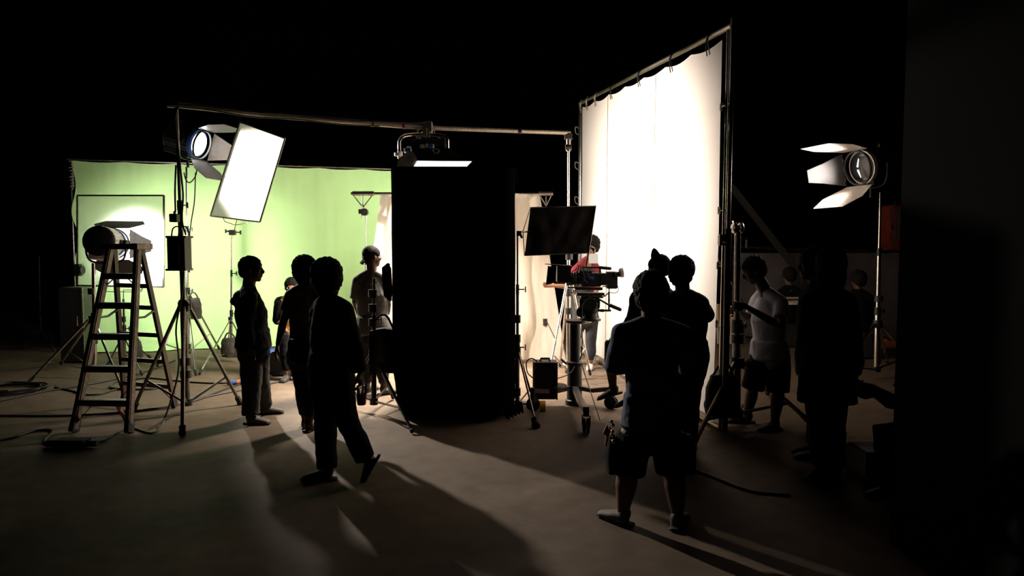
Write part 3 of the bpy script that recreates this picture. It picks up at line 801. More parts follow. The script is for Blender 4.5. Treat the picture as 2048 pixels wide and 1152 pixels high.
# ------------------------------------------------------------ people
def solid(mb, name, m, parent, voxel, smooth=3, disp=0, dscale=.12, ray_noise=None):
    o = mb.build(name, m, parent, smooth=True, ang=180)
    r = o.modifiers.new('remesh', 'REMESH'); r.mode = 'VOXEL'; r.voxel_size = voxel; r.use_smooth_shade = True
    s = o.modifiers.new('smooth', 'SMOOTH'); s.factor = .6; s.iterations = smooth
    if disp:
        tx = bpy.data.textures.get('folds%g' % dscale) or bpy.data.textures.new('folds%g' % dscale, 'CLOUDS')
        tx.noise_scale = dscale
        d = o.modifiers.new('folds', 'DISPLACE'); d.texture = tx; d.strength = disp; d.mid_level = .5
    return o
def hand(mb, w, d, n, curl=.5, sc=1.0, left=False, spread=.06):
    """palm + four fingers + thumb; w wrist, d along the hand, n palm normal"""
    d = V(d).normalized(); n = V(n); n = (n - d * n.dot(d)).normalized(); a = d.cross(n)
    if left: a = -a
    S = lambda x: x * sc
    pc = w + d * S(.05)
    mb.tube([w - d * S(.01), w + d * S(.03), w + d * S(.085)], [(S(.026), S(.018)), (S(.036), S(.016)), (S(.041), S(.013))], 12, side=a, round_cap=True)
    for k, (off, ln) in enumerate(((-.031, .070), (-.010, .080), (.011, .074), (.031, .058))):
        p = w + d * S(.088 - abs(off) * .15) + a * S(off)
        pts = [p - d * S(.01), p]; ang = 0; dd = (d + a * off * spread * 30).normalized()
        for seg in (.45, .32, .23):
            ang += curl * (1.0 + .1 * k)
            e = dd * math.cos(ang) + n * math.sin(ang)
            pts.append(pts[-1] + e * S(ln * seg))
        r = S(.0088)
        mb.tube(pts, [r * 1.1, r * 1.05, r, r * .92, r * .82], 8, round_cap=True)
    p = w + d * S(.025) - a * S(.030)
    e1 = (d * .75 - a * .7 + n * .25).normalized(); e2 = (d * .9 - a * .15 + n * (.3 + curl * .4)).normalized()
    mb.tube([p, p + e1 * S(.035), p + e1 * S(.035) + e2 * S(.028), p + e1 * S(.035) + e2 * S(.050)], [S(.014), S(.012), S(.0105), S(.009)], 8, round_cap=True)

def head_parts(body, hc, face, up, sc=1.0, nose=1.0):
    f = V(face).normalized(); u = V(up); u = (u - f * u.dot(f)).normalized(); s = f.cross(u)
    A = (s, f, u)
    S = lambda *t: tuple(x * sc for x in t)
    body.ball(hc + u * .025 * sc - f * .008 * sc, S(.074, .093, .088), A, 20, 14)
    body.ball(hc - u * .03 * sc + f * .03 * sc, S(.058, .060, .075), A, 18, 12)
    body.ball(hc - u * .083 * sc + f * .062 * sc, S(.026, .024, .022), A)          # chin
    body.ball(hc + u * .022 * sc + f * .078 * sc, S(.045, .014, .012), A)          # brow
    body.tube([hc + u * .018 * sc + f * .088 * sc, hc - u * .012 * sc + f * .106 * sc, hc - u * .022 * sc + f * .103 * sc], [.009 * sc, .012 * sc * nose, .013 * sc * nose], 8, round_cap=True)
    body.ball(hc - u * .047 * sc + f * .088 * sc, S(.022, .011, .006), A)          # lips
    body.ball(hc - u * .058 * sc + f * .085 * sc, S(.019, .011, .007), A)
    for k in (-1, 1):
        body.ball(hc + s * k * .075 * sc - u * .008 * sc - f * .005 * sc, S(.010, .020, .032), A)   # ears
        body.ball(hc + s * k * .036 * sc - u * .018 * sc + f * .066 * sc, S(.022, .02, .02), A)      # cheeks
    return f, u, s

def person(label, D, J, face, top='tee', top_mat='black_wear', bottom='trousers', bottom_mat='denim', shoe='shoe_dark', hair='short', up=(0, 0, 1), hands=None, sc=1.0, skin='skin', hem=None, nose=1.0, girth=1.0, toes=None, sleeve=None, hairm='hair', vox=.008, sit=False, hsc=1.09, only_hands=None, group=None, cal=1.0, wide=1.0):
    def q(k):
        j = J[k]
        if isinstance(j, V): return j
        dy = j[2] if len(j) > 2 else 0
        if j[1] is None: return PZ(j[0], .085, D + dy)
        return P(j[0], j[1], D + dy)
    p = {k: q(k) for k in J}
    hip = p['hip']; neck = p['neck']; head = p['head']
    base = V((hip.x, hip.y, 0))
    for k in ('la', 'ra'):
        if k in p: base = V(((p['la'].x + p['ra'].x) / 2, (p['la'].y + p['ra'].y) / 2, 0)); break
    t = thing('person', label, 'person', tuple(base), group)
    sv = (p['rs'] - p['ls']); sv.z = 0; sv.normalize()          # across the shoulders
    hv = (p['rh'] - p['lh']) if 'rh' in p else sv; hv = V((hv.x, hv.y, 0)).normalized()
    mid = (p['ls'] + p['rs']) / 2
    g = girth
    chest = hip.lerp(mid, .72); waist = hip.lerp(mid, .34)
    if 'chest' in p: chest = p['chest']
    if 'waist' in p: waist = p['waist']
    shw = (p['rs'] - p['ls']).length / 2
    def torso(mb, e):
        mb.tube([hip - (mid - hip).normalized() * .06, hip + (mid - hip).normalized() * .04, waist, chest, mid + (mid - chest).normalized() * .01], [((.150 * g + e), (.105 * g + e)), (.160 * g + e, .112 * g + e), (.140 * g + e, .098 * g + e), (.158 * g + e, .110 * g + e), (.11 * g + e, .080 * g + e)], 20, side=sv, round_cap=True)
        mb.tube([p['ls'], mid - Z * .01, p['rs']], [.052 + e, .075 + e, .052 + e], 14, round_cap=True)
        for k in ('ls', 'rs'):
            mb.tube([p[k], p[k].lerp(neck, .5) , neck.lerp(mid, .05) ], [.062 + e, .058 + e, .050 + e], 12, round_cap=True)
            mb.tube([p[k].lerp(chest, .1), p[k].lerp(chest, .7)], [.058 + e, .085 + e], 12, round_cap=True)
    body = MB()
    torso(body, -.012)
    fv = V(face).normalized()
    body.tube([mid + Z * -.01, neck, head - Z * .03 * sc - fv * .012], [.075, .062, .060], 14, round_cap=True)
    f, u, s = head_parts(body, head, face, up, sc * hsc, nose)
    arms = []
    hands = hands or {}
    for k in 'lr':
        S_, E, W = p[k + 's'], p[k + 'e'], p[k + 'w']
        body.tube([S_, S_.lerp(E, .5), E, E.lerp(W, .3), W], [.048, .043, .037, .038, .024], 14, round_cap=True)
        h = hands.get(k, {})
        dd = V(h.get('d', (W - E).normalized()))
        nn = V(h.get('n', (0, -1, 0)))
        hand(body, W, dd, nn, h.get('curl', .35), h.get('sc', 1.0), left=(k == 'l'))
    legs = []
    for k in 'lr':
        H, K, A_ = p[k + 'h'], p[k + 'k'], p[k + 'a']
        body.tube([H, H.lerp(K, .5), K, K.lerp(A_, .35), A_], [.082 * g, .070 * g, .056 * cal, .062 * cal, .038], 14, round_cap=True)
        legs.append((H, K, A_))
    # feet
    shoes = []
    for i, k in enumerate('lr'):
        A_ = p[k + 'a']
        fd = V((toes or {}).get(k, (face[0], face[1], 0))).normalized()
        up_f = V((0, 0, 1)); up_f = (up_f - fd * up_f.dot(fd)); up_f.normalize()
        sd = fd.cross(up_f)
        heel = A_ - fd * .045 - up_f * .055; toe = A_ + fd * .165 - up_f * .062
        body.tube([A_, A_ - up_f * .04, heel.lerp(toe, .5), toe - fd * .03], [.034, .036, (.034, .026), (.034, .018)], 12, side=sd, round_cap=True)
        shoes.append((A_, fd, up_f, sd, heel, toe))
    solid(body, 'body', skin, t, vox, 3)
    # clothing on the upper body
    tb = MB(); torso(tb, .006 if top != 'jacket' else .022)
    ex = .012 if top != 'jacket' else .024
    if hem is not None:                                           # coat / shirt reaching below the hips
        hz = P(hem[0], hem[1], hip.y).z
        wdt = hem[2] if len(hem) > 2 else .19
        tb.tube([waist, hip, V((hip.x + (hem[3] if len(hem) > 3 else 0), hip.y, hz))], [(.15 * g + ex, .11 * g + ex), (.17 * g + ex, .125 * g + ex), (wdt, wdt * .78)], 20, side=sv)
    sl = sleeve if sleeve is not None else (.62 if top == 'tee' else 2)
    for k in 'lr':
        S_, E, W = p[k + 's'], p[k + 'e'], p[k + 'w']
        if sl <= 1:
            tb.tube([S_, S_.lerp(E, sl * .5), S_.lerp(E, sl)], [.060 + ex * .6, .060 + ex * .6, .064 + ex * .6], 14)
        else:
            tb.tube([S_, S_.lerp(E, .5), E, E.lerp(W, .5), W - (W - E).normalized() * .01], [.058 + ex, .052 + ex, .046 + ex, .042 + ex, .034 + ex], 14)
    cl = solid(tb, {'tee': 'shirt', 'jacket': 'jacket'}.get(top, 'shirt'), top_mat, t, .010, 4, .022 if top == 'tee' else .03, .14)
    # lower body
    lb = MB()
    lb.tube([hip + (mid - hip).normalized() * .06, hip, hip - Z * .07], [(.160 * g, .115 * g), (.170 * g, .122 * g), (.165 * g, .118 * g)], 18, side=hv, round_cap=True)
    for (H, K, A_) in legs:
        if bottom == 'shorts':
            K2 = K + (A_ - K) * .06
            lb.tube([H, H.lerp(K, .5), K2], [.098 * g, .093 * g * wide, .092 * g * wide], 16)
        elif bottom == 'slim':
            lb.tube([H, H.lerp(K, .5), K, K.lerp(A_, .5), A_ + (K - A_).normalized() * .05], [.096 * g, .086 * g, .076, .074, .054], 16)
        else:
            lb.tube([H, H.lerp(K, .5), K, K.lerp(A_, .5), A_ + (K - A_).normalized() * .01], [.096 * g, .088 * g, .076 * g, .073 * g, .070 * g], 16)
    solid(lb, 'shorts' if bottom == 'shorts' else 'trousers', bottom_mat, t, .010, 4, .022, .13)
    for (A_, fd, up_f, sd, heel, toe) in shoes:
        sb = MB()
        sb.tube([A_ - up_f * .01 - fd * .012, A_ - up_f * .04 - fd * .01, heel.lerp(toe, .55) + up_f * .012, toe], [.042, (.046, .05), (.048, .034), (.040, .024)], 14, side=sd, round_cap=True)
        so = solid(sb, 'shoe', shoe, t, .007, 2)
        sl_ = MB(); sl_.tube([heel - up_f * .018 - fd * .02, heel.lerp(toe, .55) - up_f * .010, toe - up_f * .008 + fd * .02], [(.038, .012), (.048, .012), (.036, .012)], 14, side=sd, round_cap=True)
        sl_.build('sole', 'rubber' if shoe != 'shoe_white' else 'shoe_white', so)
    # eyes
    for k in (-1, 1):
        MB().ball(head + s * k * .031 * sc * hsc + f * .079 * sc * hsc + u * .002, .0125 * sc).build('eye', 'eye', t)
    # hair
    hb = MB(); A = (s, f, u); z_ = sc * hsc
    if hair in ('short', 'bushy', 'bob', 'long', 'crop'):
        e = {'short': .012, 'crop': .006, 'bushy': .027, 'bob': .024, 'long': .022}[hair] * z_
        hb.ball(head + u * .038 * z_ - f * .016 * z_, (.074 * z_ + e, .090 * z_ + e, .080 * z_ + e), A, 22, 14)
        hb.ball(head - u * .005 * z_ - f * .042 * z_, (.066 * z_ + e, .058 * z_ + e, .070 * z_ + e), A, 18, 12)
        if hair in ('bob', 'long'):
            ln = .10 if hair == 'bob' else .20
            hb.tube([head + u * .03 * z_ - f * .035 * z_, head - u * ln * .5 - f * .04 * z_, head - u * ln - f * .035 * z_], [(.085 * z_ + e * .4, .062), (.088 * z_, .062), (.070 * z_, .045)], 18, side=s, round_cap=True)
        solid(hb, 'hair', hairm, t, .008, 2, .022 if hair != 'crop' else .008, .022)
    return t, p, dict(f=f, u=u, s=s, head=head)

def cap_on(t, inf, d, m='black_wear', tilt=(0, 0, 0), ln=.09, name='cap'):
    f, u, s, h = inf['f'], inf['u'], inf['s'], inf['head']
    c = MB(); c.ball(h + u * .045 - f * .008, (.090, .106, .080), (s, f, u), 22, 14)
    o = solid(c, name, m, t, .008, 2)
    d = V(d).normalized(); a = d.cross(u)
    b = MB()
    b.grid(lambda x, y: h + u * .025 + V(tilt) * y + d * (.085 + ln * y * (1 - (2 * x - 1) ** 2 * .5)) + a * (x - .5) * .15 - u * .03 * (2 * x - 1) ** 2, 12, 6, .004, u)
    b.build('brim', m, o)

BACK = (0, 1, 0)
# foreground man, arms folded, back to the camera
t, p, inf = person('person in navy t-shirt and cargo shorts standing with back to camera', 4.28, dict(
    head=(1301, 590, .02), neck=(1303, 645, .0), ls=(1244, 668, 0), rs=(1362, 668, 0), le=(1228, 742, .10), re=(1378, 742, .10), lw=(1282, 728, .24), rw=(1320, 736, .25),
    hip=(1302, 850, 0), lh=(1268, 868, 0), rh=(1336, 868, 0), lk=(1256, 940, 0), rk=(1347, 938, 0), la=(1246, None, .02), ra=(1355, None, -.05)),
    (.1, 1, 0), 'tee', 'navy', 'shorts', 'black_wear', 'shoe_grey', 'bushy', girth=1.05, cal=1.12, wide=1.2, toes={'l': (-.6, .6, 0), 'r': (.4, .75, 0)}, hands={'l': dict(curl=.4, n=(0, -1, 0)), 'r': dict(curl=.4, n=(0, -1, 0))}, sleeve=.95, hem=(1302, 850, .20), vox=.008)
# cargo pockets, keys
for sx, x_ in ((-1, 1222), (1, 1379)):
    q = P(x_, 905, 4.28); o = MB().tube([q + Z * .09, q, q - Z * .10], [(.03, .07), (.04, .09), (.035, .085)], 14, side=X, round_cap=True); solid(o, 'cargo_pocket', 'black_wear', t, .010, 2, .02)
q = P(1222, 842, 4.2); kk = MB()
for i in range(7): kk.ball(q + V((.012 * math.sin(i * 2.3), -.02, -.02 * i)), (.011, .008, .013))
kr = kk.build('key_bunch', 'chrome', t)
tg = MB().plate([P(1214, 848, 4.15), P(1220, 862, 4.15), P(1212, 872, 4.15), P(1206, 866, 4.15)], .006).tube([P(1216, 862, 4.15), P(1214, 878, 4.15), P(1211, 892, 4.15)], [.014, .010, .006], 8); tg.build('orange_tag', 'orange_net', kr)

# seated man in a cap behind him
t, p, inf = person('person in a backwards-tilted cap sitting on a stool, one bare knee raised', 6.6, dict(
    head=(1318, 537), neck=(1312, 568), ls=(1276, 598, -.12), rs=(1338, 598, .12), le=(1266, 640, -.15), re=(1320, 650, .1), lw=(1250, 668, -.05), rw=(1280, 660, .2),
    hip=(1312, 700), lh=(1300, 706, -.1), rh=(1312, 706, .1), lk=(1218, 690, -.05), rk=(1262, 716, .22), la=(1226, 775, .35), ra=(1262, 790, .3)),
    (-.75, .55, -.25), 'jacket', 'navy', 'shorts', 'black_wear', 'shoe_dark', 'crop', toes={'l': (-.8, .2, -.3), 'r': (-.8, .2, -.3)})
cap_on(t, inf, (-.30, -.45, .85), tilt=(-.01, 0, .02), ln=.085)
sb_ = V((p['hip'].x + .02, 6.6, 0)); hz_ = p['hip'].z - .16
st_ = thing('stool', 'high black stool under the seated person in the cap', 'stool', tuple(sb_))
MB().lathe(sb_ + Z * (hz_ - .05), Z, [(0, .15), (.02, .17), (.05, .17), (.06, .14)], 24).build('seat', 'black_plastic', st_)
for k in range(4):
    a = k * math.pi / 2 + .7
    MB().tube([sb_ + V((.11 * math.cos(a), .11 * math.sin(a), hz_ - .05)), sb_ + V((.22 * math.cos(a), .22 * math.sin(a), 0.01))], .014, 8).build('leg', 'dark_metal', st_)
MB().tube([sb_ + V((.18 * math.cos(k * .5), .18 * math.sin(k * .5), hz_ * .4)) for k in range(14)], .01, 6).build('foot_ring', 'dark_metal', st_)

# man with hand raised to his face
person('person in dark jacket standing with a hand raised to the face before the silk', 5.8, dict(
    head=(1364, 547), neck=(1366, 590), ls=(1336, 612, .08), rs=(1398, 608, -.05), le=(1330, 660, .15), re=(1414, 632, .05), lw=(1345, 690, .2), rw=(1390, 602, .12),
    hip=(1368, 718), lh=(1352, 730, 0), rh=(1380, 730, 0), lk=(1352, 820, 0), rk=(1378, 820, 0), la=(1350, None, .05), ra=(1374, None, 0)),
    (.5, .85, 0), 'jacket', 'black_wear', 'trousers', 'black_wear', 'shoe_dark', 'bushy', girth=1.15, hands={'r': dict(d=(-.3, .2, 1), n=(-.9, .2, 0), curl=.7)}, hem=(1372, 802, .115))

# stooping man in light shirt
person('person in light grey t-shirt and dark shorts bending over the grip stand', 6.65, dict(
    head=(1508, 541, .0), neck=(1530, 580), ls=(1562, 606, -.14), rs=(1512, 604, .18), le=(1562, 654, -.26), re=(1500, 640, .24), lw=(1490, 612, -.2), rw=(1478, 620, .12), chest=(1537, 640), waist=(1538, 680),
    hip=(1540, 715), lh=(1556, 724, -.07), rh=(1518, 724, .09), lk=(1557, 782, -.12), rk=(1506, 774, .12), la=(1549, None, -.12), ra=(1495, None, .15)),
    (-.85, .1, -.45), 'tee', 'grey_tee', 'shorts', 'black_wear', 'shoe_dark', 'short', girth=1.2, wide=1.0, hem=(1541, 700, .20), toes={'l': (-.85, -.3, 0), 'r': (-1, .1, 0)}, hands={'l': dict(curl=.9, n=(0, .9, .2), d=(-1, .0, .05)), 'r': dict(curl=.9, n=(0, -.9, 0), d=(-1, 0, 0))}, up=(-.4, 0, 1))

# two people in long dark coats
person('person in long dark coat at the right, nearer of two overlapping figures', 5.2, dict(
    head=(1662, 535), neck=(1660, 580), ls=(1624, 608), rs=(1694, 610), le=(1622, 680), re=(1706, 685), lw=(1625, 745, -.02), rw=(1706, 752, -.02),
    hip=(1655, 745), lh=(1638, 755), rh=(1672, 755), lk=(1640, 850), rk=(1668, 850), la=(1642, None), ra=(1668, None)),
    (.35, .9, 0), 'jacket', 'black_wear', 'trousers', 'black_wear', 'shoe_dark', 'long', hem=(1656, 804, .22), girth=1.1, sc=1.05, toes={'l': (-.6, -.5, 0), 'r': (.3, .5, 0)})
person('person in long dark coat facing left, farther of two overlapping figures', 5.7, dict(
    head=(1627, 531), neck=(1632, 572), ls=(1626, 602, -.2), rs=(1626, 602, .18), le=(1612, 665, -.22), re=(1612, 665, .22), lw=(1608, 725, -.2), rw=(1608, 725, .2),
    hip=(1632, 722), lh=(1634, 735, -.08), rh=(1634, 735, .08), lk=(1634, 820, -.08), rk=(1632, 820, .08), la=(1638, None, -.08), ra=(1632, None, .08)),
    (-1, .15, 0), 'jacket', 'black_wear', 'trousers', 'black_wear', 'shoe_dark', 'bushy', hem=(1612, 754, .17, -.03), girth=1.1)

# crouching person with phone behind the added right wall
t, p, inf = person('person seated at the right edge, hands forward holding a small phone', 4.9, dict(
    head=(1850, 640), neck=(1850, 690), ls=(1832, 722, -.15), rs=(1836, 722, .15), le=(1792, 816, -.16), re=(1800, 806, .12), lw=(1750, 789, -.03), rw=(1748, 776, .1),
    hip=(1850, 860), lh=(1845, 870, -.1), rh=(1850, 870, .1), lk=(1765, 862, -.12), rk=(1770, 868, .14), la=(1782, None, -.12), ra=(1786, None, .14)),
    (-1, .1, -.4), 'tee', 'light_tee', 'trousers', 'black_wear', 'shoe_dark', 'short', hands={'l': dict(curl=.55, n=(0, .8, .5), d=(-1, .1, .12)), 'r': dict(curl=.6, n=(0, -.8, .5), d=(-1, 0, .1))}, toes={'l': (-1, -.1, 0), 'r': (-1, .1, 0)})
ph = p['lw'] + V((-.125, .03, .045))
tt = MB().box(ph, (.13, .065, .009), (V((.96, 0, -.28)), Y_, V((.28, 0, .96)))).build('phone', 'blue')
tag(tt, 'small phone held in the hands of the seated person at the right', 'phone')
ch = V((p['hip'].x, p['hip'].y, 0)); cz = p['hip'].z - .165
s_ = thing('stool', 'low dark stool behind the added wall edge under the person with the phone', 'stool', tuple(ch))
MB().box(ch + Z * (cz - .02), (.34, .34, .04)).build('seat', 'dark_wood', s_)
for a, b in ((-1, -1), (1, -1), (1, 1), (-1, 1)):
    MB().beam(ch + V((a * .14, b * .14, .005)), ch + V((a * .14, b * .14, cz - .03)), .03, .03).build('leg', 'dark_wood', s_)

# man in hooded jacket by the green cloth
t, p, inf = person('person in dark hooded jacket standing in profile before the green backdrop', 6.85, dict(
    head=(503, 540), neck=(497, 577), ls=(498, 600, -.18), rs=(496, 600, .18), le=(490, 650, -.22), re=(492, 650, .22), lw=(500, 695, -.2), rw=(508, 692, .17), waist=(506, 658), chest=(502, 626),
    hip=(507, 695), lh=(502, 706, -.08), rh=(516, 706, .08), lk=(503, 775, -.08), rk=(520, 765, .10), la=(502, None, -.09), ra=(528, None, .32)),
    (1, .08, -.02), 'jacket', 'black_wear', 'trousers', 'khaki', 'shoe_grey', 'short', girth=1.2, toes={'l': (1, -.1, 0), 'r': (.9, .15, 0)}, hem=(505, 682, .13))
hq = MB(); hq.ball(P(486, 592, 6.85), (.085, .14, .065)).ball(P(475, 602, 6.85), (.065, .11, .05)).ball(P(484, 612, 6.85), (.06, .12, .07)); solid(hq, 'hood', 'black_wear', t, .01, 3)

# girl with arm hanging, partly hidden by the walker
t, p, inf = person('person in brown t-shirt with bobbed hair, arm hanging, behind the walker', 6.6, dict(
    head=(612, 541), neck=(612, 572), ls=(584, 592, 0), rs=(640, 595, .05), le=(567, 643, -.02), re=(650, 645, .05), lw=(556, 688, -.05), rw=(648, 690, .05),
    hip=(606, 708), lh=(597, 716), rh=(622, 716), lk=(606, 780), rk=(622, 780), la=(612, None, 0), ra=(618, None, -.1)),
    (.5, .8, .05), 'tee', 'tan_tee', 'slim', 'denim', 'shoe_dark', 'bob', girth=.92, toes={'l': (-.2, .9, 0), 'r': (.2, .9, 0)}, hands={'l': dict(curl=.3, n=(.9, .3, 0))}, sleeve=.6)
bagq = P(598, 700, 6.45)
MB().tube([P(636, 590, 6.5), P(620, 640, 6.42), P(602, 690, 6.42)], .012, 6).build('bag_strap', 'black_wear', t)
tag(MB().grid(lambda u, v: bagq + V(((u - .5) * .18, -.03 * math.sin(u * 3.1), (v - .5) * .2)), 8, 8, .07, (0, 1, 0)).build('hip_bag', 'black_wear', t), None, None)

# walker with the red drink
t, p, inf = person('person walking left in loose dark clothes carrying a red drink cup', 5.1, dict(
    head=(650, 556), neck=(655, 602), ls=(640, 628, .12), rs=(684, 622, -.14), le=(640, 690, .2), re=(706, 688, -.18), lw=(628, 735, .22), rw=(721, 745, -.15),
    hip=(662, 745), lh=(650, 758, .06), rh=(674, 758, -.06), lk=(652, 860, .05), rk=(696, 845, -.06), la=(654, None, .02), ra=(732, 918, .0)),
    (-.92, .38, -.12), 'jacket', 'black_wear', 'trousers', 'black_wear', 'shoe_dark', 'bob', girth=1.08, toes={'l': (-1, -.08, 0), 'r': (-.60, 0, -1.1)}, hands={'r': dict(d=(.05, -.05, -1), n=(-1, .2, 0), curl=.55)}, hem=(660, 776, .21), nose=1)
cupc = P(723, 788, 4.93)
c_ = thing('drink_cup', 'clear plastic cup of red drink carried by the walking person', 'cup', tuple(cupc - Z * .07))
MB().lathe(cupc - Z * .078, Z, [(0, .026), (.005, .030), (.085, .037), (.086, .03)], 24).build('drink', 'cup', c_)
MB().lathe(cupc + Z * .008, Z, [(0, .038), (.03, .040), (.032, .042), (.038, .042), (.04, .036), (.06, .022), (.062, .01)], 24).build('clear_top', 'cup_lid', c_)
MB().tube([cupc - Z * .03, cupc + Z * .11 + X * .012], .004, 6).build('straw', 'white_plastic', c_)

# capped man beside the booth
t, p, inf = person('person in grey t-shirt wearing a cap backwards beside the black booth', 8.15, dict(
    head=(744, 514), neck=(744, 541), ls=(716, 563, 0), rs=(770, 563, .05), le=(710, 603, .05), re=(776, 610, .06), lw=(722, 638, .25), rw=(770, 650, .2),
    hip=(748, 668), lh=(738, 674), rh=(760, 674), lk=(736, 722), rk=(764, 720), la=(734, None, .1), ra=(768, None, -.05)),
    (.80, .62, 0), 'tee', 'dim_tee', 'slim', 'denim', 'shoe_dark', 'crop', girth=1.2, toes={'l': (.5, .8, 0), 'r': (.8, .5, 0)}, hem=(748, 664, .21), sleeve=.85)
cap_on(t, inf, (-1, -.35, -.25), tilt=(0, 0, -.06), ln=.06)

# seated one in yellow
t, p, inf = person('person in yellow striped top sitting low before the green backdrop', 9.4, dict(
    head=(583, 575), neck=(582, 592), ls=(562, 606, 0), rs=(604, 606, 0), le=(556, 640, 0), re=(612, 640, 0), lw=(574, 664, -.25), rw=(596, 666, -.25),
    hip=(584, 676), lh=(574, 680), rh=(596, 680), lk=(570, 676, -.38), rk=(600, 676, -.38), la=(574, None, -.42), ra=(602, None, -.42)),
    (.1, -1, -.1), 'tee', 'yellow_shirt', 'slim', 'black_wear', 'shoe_dark', 'short', skin='skin_lit', toes={'l': (0, -1, 0), 'r': (0, -1, 0)})
vq = MB()
for a, b in (('ls', 'le'), ('rs', 're')):
    vq.tube([p[a], p[a].lerp(p[b], .6), p[b]], [.085, .085, .07], 12, round_cap=True)
vq.tube([p['ls'] + V((-.02, .05, 0)), p['hip'].lerp(p['ls'], .4) + V((-.03, .06, 0))], [.09, .08], 12, round_cap=True)
solid(vq, 'jacket', 'black_wear', t, .012, 3, .02)
c0 = V((p['hip'].x, p['hip'].y, 0)); cz = p['hip'].z - .165
s_ = thing('apple_box', 'dark box on which the person in yellow sits', 'box', tuple(c0))
MB().box(c0 + Z * cz / 2, (.5, .34, cz - .004)).build('box_body', 'case', s_)
MB().tube([c0 + V((-.06, -.18, cz * .7)), c0 + V((-.05, -.2, cz * .7)), c0 + V((.05, -.2, cz * .7)), c0 + V((.06, -.18, cz * .7))], .01, 6).build('handle', 'dark_metal', s_)

# camera operator in red
t, p, inf = person('person in red shirt and dark trousers standing behind the film camera', 9.8, dict(
    head=(1184, 492), neck=(1180, 514), ls=(1152, 540, 0), rs=(1192, 540, 0), le=(1142, 574, -.12), re=(1198, 568, -.1), lw=(1104, 571, -.18), rw=(1190, 590, -.25),
    hip=(1172, 632), lh=(1162, 638), rh=(1184, 638), lk=(1150, 680, .2), rk=(1182, 686), la=(1140, None, .4), ra=(1180, None, 0)),
    (-.4, -.9, -.1), 'tee', 'red_shirt', 'slim', 'denim', 'shoe_white', 'bushy', skin='skin_lit', toes={'l': (-.5, -.8, 0), 'r': (-.2, -1, 0)}, sc=1.0)

ap = MB()
ap.tube([p['ls'].lerp(p['rs'], .5) - Z * .06, p['hip'].lerp(p['ls'], .4), p['hip'] - Z * .04], [(.15, .125), (.175, .135), (.19, .14)], 20, side=X, round_cap=True)
solid(ap, 'dark_vest', 'khaki', t, .012, 3, .02)
# two people in the dark by the tarpaulin
for (px, py, dd, lab) in ((1578, 552, 12.0, 'person seated in the dark between the light shirt and the coats'), (1716, 560, 10.8, 'person sitting in the dark beside the right lamp stand')):
    t, p, inf = person(lab, dd, dict(
        head=(px, py), neck=(px, py + 22), ls=(px - 24, py + 40), rs=(px + 24, py + 40), le=(px - 30, py + 72, .1), re=(px + 30, py + 72, .1), lw=(px - 12, py + 95, .3), rw=(px + 12, py + 95, .3),
        hip=PZ(px, .58, dd), lh=PZ(px - 10, .55, dd), rh=PZ(px + 10, .55, dd), lk=PZ(px - 14, .52, dd + .42), rk=PZ(px + 14, .52, dd + .42), la=(px - 14, None, .42), ra=(px + 14, None, .42)),
        (-.3, .9, -.15), 'jacket', 'black_wear', 'trousers', 'black_wear', 'shoe_dark', 'bushy', toes={'l': (0, 1, 0), 'r': (0, 1, 0)}, vox=.012)
    c0 = V((p['hip'].x, p['hip'].y, 0)); z0 = p['hip'].z - .17
    s_ = thing('equipment_case', 'dark case under the ' + ('person seated behind the light shirt' if px < 1600 else 'person sitting beside the right lamp stand'), 'case', tuple(c0))
    MB().box(c0 + Z * z0 / 2, (.55, .36, z0 - .004)).build('case_body', 'case', s_)
    MB().box(c0 + V((-.15, -.19, z0 * .8)), (.05, .02, .06)).box(c0 + V((.15, -.19, z0 * .8)), (.05, .02, .06)).build('latch', 'steel', s_)
